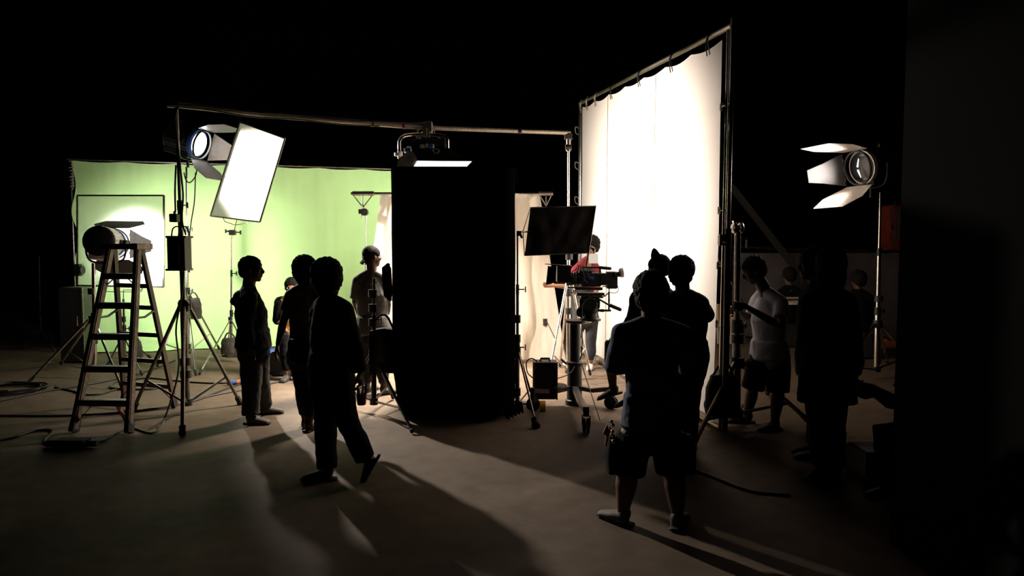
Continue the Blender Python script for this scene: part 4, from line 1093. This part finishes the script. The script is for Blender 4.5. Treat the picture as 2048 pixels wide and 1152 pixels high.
# ------------------------------------------------------------ film camera on its pedestal
def camera_rig():
    yc = 7.6
    q = lambda px, py, dy=0: P(px, py, yc + dy)
    base = G(1150, 812); base = V((q(1150, 600).x, yc, 0))
    t = thing('camera_pedestal', 'black column camera pedestal on a wheeled base', 'pedestal', tuple(base))
    zc = lambda py: q(1150, py).z
    MB().lathe(base + Z * zc(806), Z, [(0, .085), (.02, .085), (zc(726) - zc(806), .078)], 28).build('lower_column', 'black_plastic', t)
    MB().lathe(base + Z * zc(727), Z, [(0, .06), (zc(646) - zc(727), .06)], 28).build('upper_column', 'dark_metal', t)
    MB().lathe(base + Z * zc(730), Z, [(0, .088), (.01, .094), (.035, .094), (.045, .07)], 28).tube([base + V((-.09, 0, zc(728))), base + V((-.15, 0, zc(718)))], .012, 8).build('clamp_collar', 'dark_metal', t)
    MB().lathe(base + V((.03, 0, zc(646))), Z, [(0, .12), (.01, .15), (.035, .15), (.04, .1)], 28).build('top_plate', 'steel', t)
    MB().lathe(base + Z * zc(808), Z, [(0, .10), (.05, .10), (.06, .086)], 24).build('column_foot', 'dark_metal', t)
    hub = base + Z * (zc(815))
    feet = [G(1172, 866), G(1066, 822), G(1222, 818)]
    for i, f in enumerate(feet):
        f.z = 0
        d = (f - base); d.z = 0; d.normalize()
        top = V((f.x, f.y, .22))
        ar = MB(); h0 = V((base.x, base.y, .20))
        ar.beam(h0, h0.lerp(top, .5) - Z * .03, .06, .045, Z.cross(d)); ar.beam(h0.lerp(top, .5) - Z * .03, top, .06, .045, Z.cross(d))
        a_ = ar.build('base_arm', 'steel', t)
        s = Z.cross(d)
        cst = MB(); cst.cyl(top - Z * .06, top + Z * .03, .028); 
        for k in (-1, 1): cst.beam(top - Z * .05 + s * k * .035, f + Z * .07 + s * k * .035, .008, .05, s)
        co = cst.build('caster_fork', 'dark_metal', a_)
        for k in (-1, 1):
            w = MB(); w.lathe(f + Z * .072 + s * (k * .018 - .013), s, [(0, .05), (.003, .07), (.023, .07), (.026, .05)], 24); w.build('caster_wheel', 'rubber', a_)
    MB().lathe(V((base.x - .22, base.y - .12, .21)), Z, [(0, .1), (.02, .13), (.035, .12)], 24).build('battery_tray', 'black_plastic', t)
    # fluid head
    h = thing('fluid_head', 'black fluid head with pan handle under the film camera', 'tripod head', tuple(q(1180, 640)))
    MB().lathe(q(1180, 641), Z, [(0, .12), (.02, .12), (.03, .08), (.08, .075), (.1, .1), (.2, .11), (.21, .08)], 24).build('bowl', 'black_plastic', h)
    MB().box(q(1178, 606), (.22, .16, .10)).cyl(q(1178, 608) + V((0, -.12, 0)), q(1178, 608) + V((0, .12, 0)), .07, seg=20).build('tilt_unit', 'black_plastic', h)
    MB().lathe(q(1160, 623) + V((0, -.1, 0)), Y_, [(0, .05), (.02, .055), (.04, .04)], 20).box(q(1162, 603, -.1), (.05, .01, .008)).build('drag_knob', 'dark_metal', h)
    hd = MB().tube([q(1190, 594, -.1), q(1218, 610, -.14), q(1222, 612, -.14)], .010, 8).build('pan_handle', 'dark_metal', h)
    MB().tube([q(1221, 611, -.14), q(1240, 619, -.15)], .02, 10, round_cap=True).build('grip', 'rubber', hd)
    MB().tube([q(1198, 621, -.05), q(1222, 621, -.05)], .012, 8).box(q(1204, 621, -.05), (.04, .04, .03)).tube([q(1218, 585, -.05), q(1218, 622, -.05)], .010, 8).box(q(1218, 600, -.05), (.02, .02, .025)).build('rear_bracket', 'dark_metal', h)
    MB().box(q(1180, 588), (.30, .14, .03)).box(q(1183, 594), (.24, .1, .02)).build('sliding_plate', 'dark_metal', h)
    # camera
    c = thing('film_camera', 'black film camera with matte box pointing left on the pedestal', 'camera', tuple(q(1180, 580)))
    MB().box(q(1181, 559), (.21, .14, .15)).box(q(1170, 545), (.14, .12, .04)).build('camera_body', 'black_plastic', c)
    MB().box(q(1183, 556, -.075), (.06, .01, .04)).build('side_screen', 'blue', c)
    MB().box(q(1205, 558), (.06, .15, .13)).build('body_rear', 'black_plastic', c)
    bt = MB().box(q(1223, 560), (.115, .13, .185)).build('battery', 'black_plastic', c)
    MB().lathe(q(1162, 558), -X, [(0, .06), (.04, .062), (.05, .066), (.1, .066), (.11, .072), (.16, .074)], 28).build('lens', 'black_plastic', c)
    for k in range(3): MB().lathe(q(1158 - k * 6, 558), -X, [(0, .068), (.006, .073), (.02, .073), (.026, .068)], 28).build('focus_ring', 'dark_metal', c)
    mb_ = MB(); a = q(1140, 550); 
    mb_.box(q(1127, 548), (.15, .17, .19)); mb_.build('matte_box', 'black_plastic', c)
    MB().plate([q(1090, 528, .1), q(1090, 528, -.06), q(1144, 533, -.10), q(1144, 531, .14)], .008).build('top_shade', 'case', c)
    MB().plate([q(1092, 570, -.02), q(1111, 565, -.09), q(1113, 534, -.09), q(1096, 532, -.05)], .005).build('side_shade', 'black_plastic', c)
    MB().tube([q(1150, 578, -.04), q(1205, 579, -.04)], .009, 8).tube([q(1135, 575, .05), q(1205, 576, .05)], .009, 8).build('support_rods', 'steel', c)
    hb = MB().tube([q(1163, 535), q(1200, 535)], .010, 8).tube([q(1200, 550), q(1200, 535)], .012, 8).tube([q(1168, 550), q(1168, 535)], .012, 8).build('top_handle', 'dark_metal', c)
    MB().tube([q(1199, 535), q(1220, 537)], .018, 10, round_cap=True).build('handle_grip', 'rubber', hb)
    e = MB().tube([q(1228, 548, -.06), q(1240, 549, -.06)], .028, 14).build('viewfinder', 'black_plastic', c)
    MB().lathe(q(1238, 546, -.06), X + Z * .12, [(0, .034), (.01, .05), (.045, .054), (.046, .024), (.036, .02)], 20).build('eyecup', 'white_plastic', e)
    ma = MB().tube([q(1172, 536), q(1176, 510), q(1181, 495), q(1174, 492)], .010, 8).ball(q(1181, 495), .022).ball(q(1172, 491), .02).ball(q(1187, 499), .02).tube([q(1181, 495), q(1188, 500), q(1187, 508)], .008, 8).build('monitor_arm', 'dark_metal', c)
    MB().box(q(1187, 517, .0), (.098, .03, .105)).build('monitor', 'monitor_glow', ma)
    cb = MB(); rr = random.Random(3)
    for k in range(9):
        x0 = rr.uniform(1145, 1178); pts = [q(x0, 535 + rr.uniform(-6, 6), -.09)]
        for j in range(4): pts.append(q(x0 + rr.uniform(-10, 10), 540 + j * 8 + rr.uniform(-5, 5), -.1 - rr.uniform(0, .03)))
        cb.tube(catmull(pts, 4), .005, 5)
    cb.build('cable_bundle', 'cable', c); cb = MB()
    cb.tube(catmull([q(1233, 566, -.05), q(1237, 580, -.05), q(1230, 586, -.05), q(1218, 584, -.05)], 5), .004, 5)
    cb.build('battery_cable', 'cable', c); cb = MB()
    cb.tube(catmull([q(1205, 573, -.06), q(1216, 573, -.06), q(1218, 583, -.06), q(1210, 592, -.06), q(1198, 595, -.06)], 5), .006, 5)
    cb.build('rear_cable', 'cable', c)
    tag(MB().tube(catmull([q(1185, 592, -.12), q(1168, 604, -.14), q(1164, 625, -.14), q(1164, 660, -.12), q(1164, 700, -.11), q(1160, 720, -.11)], 6), .007, 6).build('cable', 'cable'), 'cable running down the camera pedestal from the fluid head', 'cable')
    # battery box standing on the base
    b0 = q(1090, 760, -.12)
    bx = thing('battery_case', 'tall black case with metal edges on the pedestal base', 'case', tuple(q(1090, 801, -.12)))
    w_, h_ = .245, (q(1, 731).z - q(1, 801).z)
    MB().box(b0, (w_, .2, h_)).build('case_body', 'case', bx)
    for a in (-1, 1):
        for b in (-1, 1): MB().beam(b0 + V((a * w_ / 2, b * .1, -h_ / 2)), b0 + V((a * w_ / 2, b * .1, h_ / 2)), .016, .016).build('edge_trim', 'steel', bx)
    MB().box(b0 + Z * (h_ / 2 + .006), (w_ + .01, .21, .014)).build('lid', 'case', bx)
    MB().tube([b0 + V((-.05, 0, h_ / 2)), b0 + V((-.045, 0, h_ / 2 + .04)), b0 + V((.045, 0, h_ / 2 + .04)), b0 + V((.05, 0, h_ / 2))], .012, 8).build('handle', 'rubber', bx)
    MB().box(b0 + V((-.05, -.102, -.02)), (.05, .004, .04)).build('sticker', 'dark_wood', bx)
    for s in (-1, 1): MB().box(b0 + V((s * .11, -.1, h_ / 2 - .04)), (.03, .02, .05)).build('corner', 'steel', bx)
    tag(MB().tube(catmull([q(1066, 756, -.23), q(1055, 745, -.23), q(1053, 725, -.22), q(1062, 717, -.2), q(1073, 722, -.18), q(1075, 732, -.15)], 6), .007, 6).build('cable', 'cable'), 'thin black cable looped from the top to the side of the battery case', 'cable')
    tag(MB().tube(catmull([q(1112, 758, -.2), q(1130, 752, -.18), q(1142, 745, -.14), q(1150, 732, -.1)], 6), .005, 6).build('cable', 'cable'), 'thin cable from the battery case to the pedestal column', 'cable')
    tag(MB().tube([q(1164, 730, -.1), q(1170, 750, -.15), G(1200, 845) + Z * .02], .006, 6).build('cable', 'cable'), 'thin cable slanting from the pedestal down to the floor', 'cable')
camera_rig()
q = G(1085, 822)
tag(MB().lathe(q + V((-.03, 0, .055)), X, [(0, .03), (0, .055), (.06, .055), (.06, .03)], 20).build('tape_roll', 'yellow_sign'), 'small yellow roll on the floor behind the pedestal wheels', 'tape')
# dark shelf-like case seen behind matte box
# ------------------------------------------------------------ bags, boxes, cables
def sandbag(label, c, w, h, m='bag', name='sandbag', d=.16):
    t = thing(name, label, 'sandbag' if name == 'sandbag' else 'bag', tuple(c - Z * h / 2))
    mb = MB(); mb.tube([c + Z * h * .48, c + Z * h * .2, c - Z * h * .25, c - Z * h * .48], [(w * .38, d * .3), (w * .48, d * .45), (w * .52, d * .55), (w * .46, d * .4)], 18, side=X, round_cap=False)
    solid(mb, 'bag_body', m, t, .012, 3, .03, .1)
    MB().tube(catmull([c + V((-w * .3, 0, h * .45)), c + V((-w * .1, -.02, h * .72)), c + V((w * .15, -.02, h * .7)), c + V((w * .3, 0, h * .45))], 5), .012, 6).build('strap', m, t)
    return t
yb = G(376, 719).y
sandbag('full sandbag hanging on the stand below the upper left lamp', P(388, 617, yb - .06), .23, .33)
yb = G(463, 722).y
t = sandbag('flat grey sandbag hooked on the thin stand of the white panel', P(460, 695, yb - .08), .27, .30)
sandbag('black bag weighing down the heavy grip stand', P(1445, 792, 6.55), .32, .42, 'bag_black', 'equipment_bag', .26)
sandbag('small dark sandbag on the floor behind the ladder', G(272, 725) + Z * .17, .2, .32)
# ballast on the crossbar stand
yq = Yb - .1
q = lambda px, py, dy=0: P(px, py, yq + dy)
t = thing('lamp_ballast', 'black ballast box with handles strapped to the crossbar stand', 'ballast', tuple(q(359, 543)))
MB().box(q(359, 507), (.175, .15, .34)).build('ballast_body', 'black_plastic', t)
for yy in (474, 539): MB().box(q(359, yy), (.20, .17, .022)).build('end_plate', 'dark_metal', t)
MB().box(q(358, 507, -.08), (.012, .01, .2)).box(q(346, 486, -.08), (.012, .01, .012)).build('display_strip', 'white_plastic', t)
for xx in (352, 366): MB().tube(catmull([q(xx - 9, 472), q(xx - 6, 457), q(xx + 4, 453), q(xx + 11, 462), q(xx + 12, 474)], 5), .007, 6).build('carry_handle', 'cable', t)
tag(MB().box(q(349, 436, .02), (.075, .07, .085)).tube([q(349, 428), q(349, 422)], .012, 6).build('junction_box', 'black_plastic'), 'little black box clipped to the crossbar stand above the ballast', 'box')
for pts, lab in (
    ([P(352, 330, yq), P(350, 380, yq), P(351, 425, yq)], 'thin cable hanging along the left of the crossbar stand'),
    ([P(358, 212, yq), P(351, 240, yq), P(360, 330, yq), P(366, 390, yq), P(364, 440, yq), P(372, 470, yq)], 'cable running from the crossbar down to the ballast'),
    ([P(395, 330, 10.6), P(391, 352, 10.6), P(380, 365, 10.6), P(372, 360, 10.6), P(368, 345, 10.6)], 'cable sagging below the upper left lamp'),
    ([P(391, 345, 10.5), P(389, 400, 10.4), P(383, 440, 9.8), P(379, 475, 8.6), P(378, 520, 7.4), P(378, 545, 7.3)], 'long cable from the upper left lamp to the ballast'),
    ([P(368, 543, yq), P(362, 600, yq - .05), P(352, 660, yq - .1), P(357, 740, yq - .2), P(330, 835, yq - .35), G(306, 868) + Z * .01, G(262, 858) + Z * .012, G(235, 868) + Z * .012, G(205, 885) + Z * .012, G(165, 890) + Z * .012], 'cable dropping from the ballast and crossing the floor under the ladder')):
    tag(MB().tube(catmull(pts, 8), .009, 6).build('cable', 'cable'), lab, 'cable')
def floor_cable(pix, lab, r=.011, m='cable'):
    pts = [G(*p_) for p_ in pix]
    pts = [V((p_.x, p_.y, r)) for p_ in pts]
    return tag(MB().tube(catmull(pts, 8), r, 6).build('cable', m), lab, 'cable')
floor_cable([(-20, 888), (30, 876), (70, 864), (100, 862), (104, 868), (90, 882), (96, 890), (120, 892)], 'thick cable curving over the floor at the far left into the cable connector')
floor_cable([(-20, 833), (80, 834), (160, 832), (260, 825), (350, 812), (420, 794), (500, 778), (570, 762)], 'straight cable crossing the floor below the ladder')
floor_cable([(-20, 808), (40, 795), (100, 783), (170, 772), (240, 758), (300, 742), (350, 722)], 'cable running from the far left behind the ladder')
floor_cable([(110, 776), (150, 785), (165, 791), (200, 790), (235, 780), (280, 772), (320, 775), (300, 780), (260, 780), (222, 777), (228, 768), (250, 762), (300, 758), (350, 763), (420, 768), (470, 765), (520, 750)], 'looping cable on the floor between ladder and panel stand')
floor_cable([(-20, 700), (50, 697), (120, 691), (170, 688), (260, 684)], 'cable lying along the far floor at the left')
floor_cable([(480, 770), (440, 784), (400, 800), (370, 808)], 'cable with coloured connector behind the hooded person')
floor_cable([(572, 738), (550, 744), (530, 746), (500, 752)], 'cable with blue connector left of the seated person')
floor_cable([(1376, 938), (1400, 946), (1440, 962), (1480, 978), (1520, 988), (1580, 992)], 'cable on the dark floor right of the foreground person', .009)
floor_cable([(1668, 770), (1690, 745), (1722, 735), (1728, 715), (1735, 690)], 'cable on the floor by the right lamp stand', .01)
rr = random.Random(11); pts = []
for k in range(60):
    a = k * .62; c0 = G(18, 782)
    pts.append(c0 + V((.36 * math.cos(a) * (1 + .2 * rr.uniform(-1, 1)), .30 * math.sin(a) * (1 + .2 * rr.uniform(-1, 1)), .012 + k * .0007)))
tag(MB().tube(catmull(pts, 4), .010, 6).build('cable', 'cable'), 'loose coil of cable piled on the floor at the left edge', 'cable')
q0 = G(140, 895)
t = thing('cable_connector', 'black multi-way cable box on the floor at the ladder foot', 'connector', tuple(q0))
MB().box(q0 + V((.02, 0, .04)), (.26, .12, .07)).build('box', 'rubber', t)
MB().cyl(q0 + V((-.2, 0, .035)), q0 + V((-.1, 0, .035)), .03).cyl(q0 + V((.14, 0, .035)), q0 + V((.24, 0, .035)), .028).build('plug', 'black_plastic', t)
for (px, py), dx, lab in (((476, 770), .13, 'blue and orange cable connector behind the hooded person'), ((574, 737), .14, 'blue cable connector left of the seated person in yellow')):
    q0 = G(px, py); d = V((.8, .35, 0)).normalized()
    t = thing('cable_connector', lab, 'connector', tuple(q0))
    MB().cyl(q0 + Z * .035 - d * .09, q0 + Z * .035 + d * .09, .03, seg=14).build('socket', 'blue', t)
    MB().cyl(q0 + Z * .035 - d * .02, q0 + Z * .035 + d * .02, .034, seg=14).build('locking_ring', 'orange_metal' if px < 500 else 'blue', t)
    MB().cyl(q0 + Z * .035 - d * .13, q0 + Z * .035 - d * .08, .022, .03, seg=14).build('gland', 'rubber', t)
# small floor lamp near seated person
q0 = G(545, 728)
t = thing('floor_lamp_head', 'small dark lamp lying on the floor left of the seated person', 'lamp', tuple(q0))
MB().cyl(q0 + V((-.06, .02, .1)), q0 + V((.06, -.02, .04)), .04, seg=14).build('lamp_body', 'black_plastic', t)
MB().lathe(q0 + V((-.03, .0, .16)), V((.9, -.3, .2)), [(0, .02), (.03, .055), (.05, .055), (.05, .045)], 18).build('reflector', 'blue', t)
MB().tube([q0 + V((0, 0, .01)), q0 + V((-.02, 0, .12))], .02, 8).build('bracket', 'dark_metal', t)

# ------------------------------------------------------------ background right
YB = 13.2
q = lambda px, py, y=YB: P(px, py, y)
t = thing('tarpaulin_barrier', 'grey tarpaulin stretched below a rail in the dark at the right', 'barrier', tuple(PZ(1640, 0, YB)))
MB().grid(lambda u, v: V((q(1466 + 350 * u, 505).x, YB - .02 + .05 * noise.noise(V((u * 9, v * 3, 0))), .02 + (q(1, 506).z - .02) * v)), 60, 20, .01, Y_).build('tarpaulin', 'tarp', t)
MB().tube([q(1455, 494), q(1815, 504)], .03, 10).build('rail', 'steel', t)
ey = MB()
for px in (1537, 1570, 1672, 1709, 1747, 1777): ey.lathe(q(px, 502.5, YB - .04), -Y_, [(0, .012), (.004, .03), (.006, .012)], 12)
ey.build('eyelets', 'chrome', t)
for px in (1470, 1640, 1810): MB().tube([PZ(px, 0, YB), q(px, 500)], .03, 8).build('post', 'dark_metal', t)
o = MB().beam(P(1592, 538, 12.9), P(1462, 372, 12.9), .10, .1).beam(PZ(1593, 0, 12.9), P(1592, 536, 12.9), .11, .11).build('timber_prop', 'case'); tag(o, 'dark slanting beam in front of the tarpaulin at the right', 'beam')
o = MB().tube([P(1400, 455, 12.6), PZ(1530, 0, 12.6)], .02, 8).build('thin_prop', 'steel'); tag(o, 'thin slanting rod crossing behind the grip stand', 'rod')
# bench
t = thing('bench', 'pale bench edge behind the person in the light shirt', 'bench', tuple(PZ(1590, 0, 11.4)))
MB().box(P(1590, 605, 11.4), (.9, .3, .05)).box(P(1590, 596, 11.6), (.9, .03, .03)).build('bench_top', 'paper', t)
for s in (-.38, .38):
    b_ = P(1590, 608, 11.4); MB().beam(V((b_.x + s, b_.y, 0.01)), V((b_.x + s, b_.y, b_.z)), .05, .05).build('leg', 'dark_wood', t)
# yellow sign board
t = thing('folding_sign', 'yellow and red folding sign board on the floor behind the silk edge', 'sign', tuple(PZ(1450, 0, 12.4)))
c4 = [PZ(1434, .30, 12.4), PZ(1461, .30, 12.4), P(1464, 612, 12.4), P(1436, 608, 12.4)]
MB().plate(c4, .02).build('board', 'yellow_sign', t)
MB().plate([PZ(1440, .32, 12.38), PZ(1458, .32, 12.38), P(1459, 634, 12.38), P(1440, 636, 12.38)], .02).build('red_patch', 'red_sign', t)
MB().beam(PZ(1461, .0, 12.35), P(1466, 612, 12.35), .03, .03).beam(PZ(1436, 0, 12.35), P(1434, 608, 12.35), .03, .03).build('leg', 'white_plastic', t)
# crate and net by the right stand
q0 = G(1722, 672)
t = thing('foam_box', 'pale box standing on the floor behind the right lamp stand', 'box', tuple(q0))
MB().box(q0 + Z * .11, (.22, .22, .22)).build('box', 'paper', t)
MB().box(q0 + Z * .235, (.24, .24, .03)).build('lid', 'paper', t)
q0 = G(1771, 694)
tag(MB().box(q0 + Z * .055, (.34, .2, .11)).cyl(q0 + V((0, 0, .09)), q0 + V((0, 0, .14)), .06).build('orange_basket', 'orange_net'), 'mottled orange basket on the floor right of the lamp stand', 'basket')
# red cabinet
YC = 14.0
t = thing('red_cabinet', 'dark red cabinet with glass door standing beyond the right lamp', 'cabinet', tuple(PZ(1786, 0, YC)))
a, b = P(1767, 489, YC), P(1812, 411, YC)
MB().box(V(((a.x + b.x) / 2, YC, b.z / 2)), (b.x - a.x, .4, b.z)).build('cabinet_body', 'red_sign', t)
MB().box(V(((a.x + b.x) / 2 + .06, YC - .21, (a.z + b.z) / 2)), ((b.x - a.x) * .72, .02, .6)).build('door', 'tarp', t)
MB().box(V((a.x + .04, YC - .22, (a.z + b.z) / 2 - .05)), (.03, .03, .1)).build('handle', 'chrome', t)
tag(MB().tube(catmull([P(1790, 405, YC - .3), P(1786, 430, YC - .3), P(1788, 460, YC - .3), P(1785, 490, YC - .3), PZ(1786, .01, YC - .3)], 5), .014, 6).build('cable', 'cable'), 'cable hanging in front of the red cabinet', 'cable')
# dark gear at bottom right
q0 = G(1765, 950)
t = thing('equipment_case', 'dark case with metal rim on the floor at the lower right', 'case', tuple(q0))
cz = V((q0.x, q0.y, .11)); MB().box(cz, (.42, .3, .22)).build('case_body', 'case', t)
MB().beam(cz + V((-.21, -.15, -.11)), cz + V((-.21, -.15, .11)), .008, .008).beam(cz + V((-.21, -.15, .11)), cz + V((.21, -.15, .11)), .008, .008).build('metal_rim', 'steel', t)
MB().tube([cz + V((-.06, -.15, .02)), cz + V((-.05, -.18, .02)), cz + V((.05, -.18, .02)), cz + V((.06, -.15, .02))], .008, 6).build('handle', 'dark_metal', t)
# dark speaker-like box left edge, with round fitting
q0 = PZ(158, 0, 10.45)
t = thing('flight_case', 'tall dark case with pale edge left of the ladder behind the lamp', 'case', tuple(q0))
zt = P(160, 574, 10.45).z
MB().box(q0 + Z * zt / 2, (.34, .3, zt)).build('case_body', 'case', t)
MB().beam(q0 + V((.175, -.15, 0)), q0 + V((.175, -.15, zt)), .02, .02).build('edge_trim', 'alu', t)
MB().tube([q0 + V((.12, -.16, zt * .5)), q0 + V((.12, -.2, zt * .5)), q0 + V((.12, -.2, zt * .62)), q0 + V((.12, -.16, zt * .62))], .008, 6).build('handle', 'steel', t)
tag(MB().box(P(158, 540, 9.95), (.08, .12, .17)).cyl(P(162, 540, 9.9), P(166, 540, 9.9), .06, seg=18).build('frame_clamp', 'black_plastic'), 'dark clamp with round knob on the left bar of the square frame', 'clamp')
tag(MB().tube([P(776, 530, 6.8), P(773, 536, 6.8), P(774, 560, 6.8), P(776, 590, 6.8), P(779, 598, 6.8)], [.02, .045, .048, .042, .02], 14, round_cap=True).build('cloth_roll', 'black_cloth'), 'small rolled black cloth hanging at the left edge of the black booth', 'cloth')
GROUPS = {'person': 'crew members around the film set', 'light_stand': 'light stands around the stage', 'crossbar_stand': 'tall stands of the crossbar', 'boom_stand': 'boom stands of the muslin sheet',
          'fresnel_lamp': 'fresnel lamps with barn doors', 'cable': 'power cables of the film set', 'sandbag': 'sandbags on the stands', 'cable_connector': 'cable connectors on the floor',
          'grip_clamp': 'grip clamps on the stands', 'equipment_case': 'dark equipment cases', 'stool': 'stools under seated crew'}
for o in ALL:
    if o.parent is None and 'group' not in o.keys():
        k = o.name.split('.')[0]
        if k in GROUPS: o['group'] = GROUPS[k]
    if '_o' in o.keys(): del o['_o']
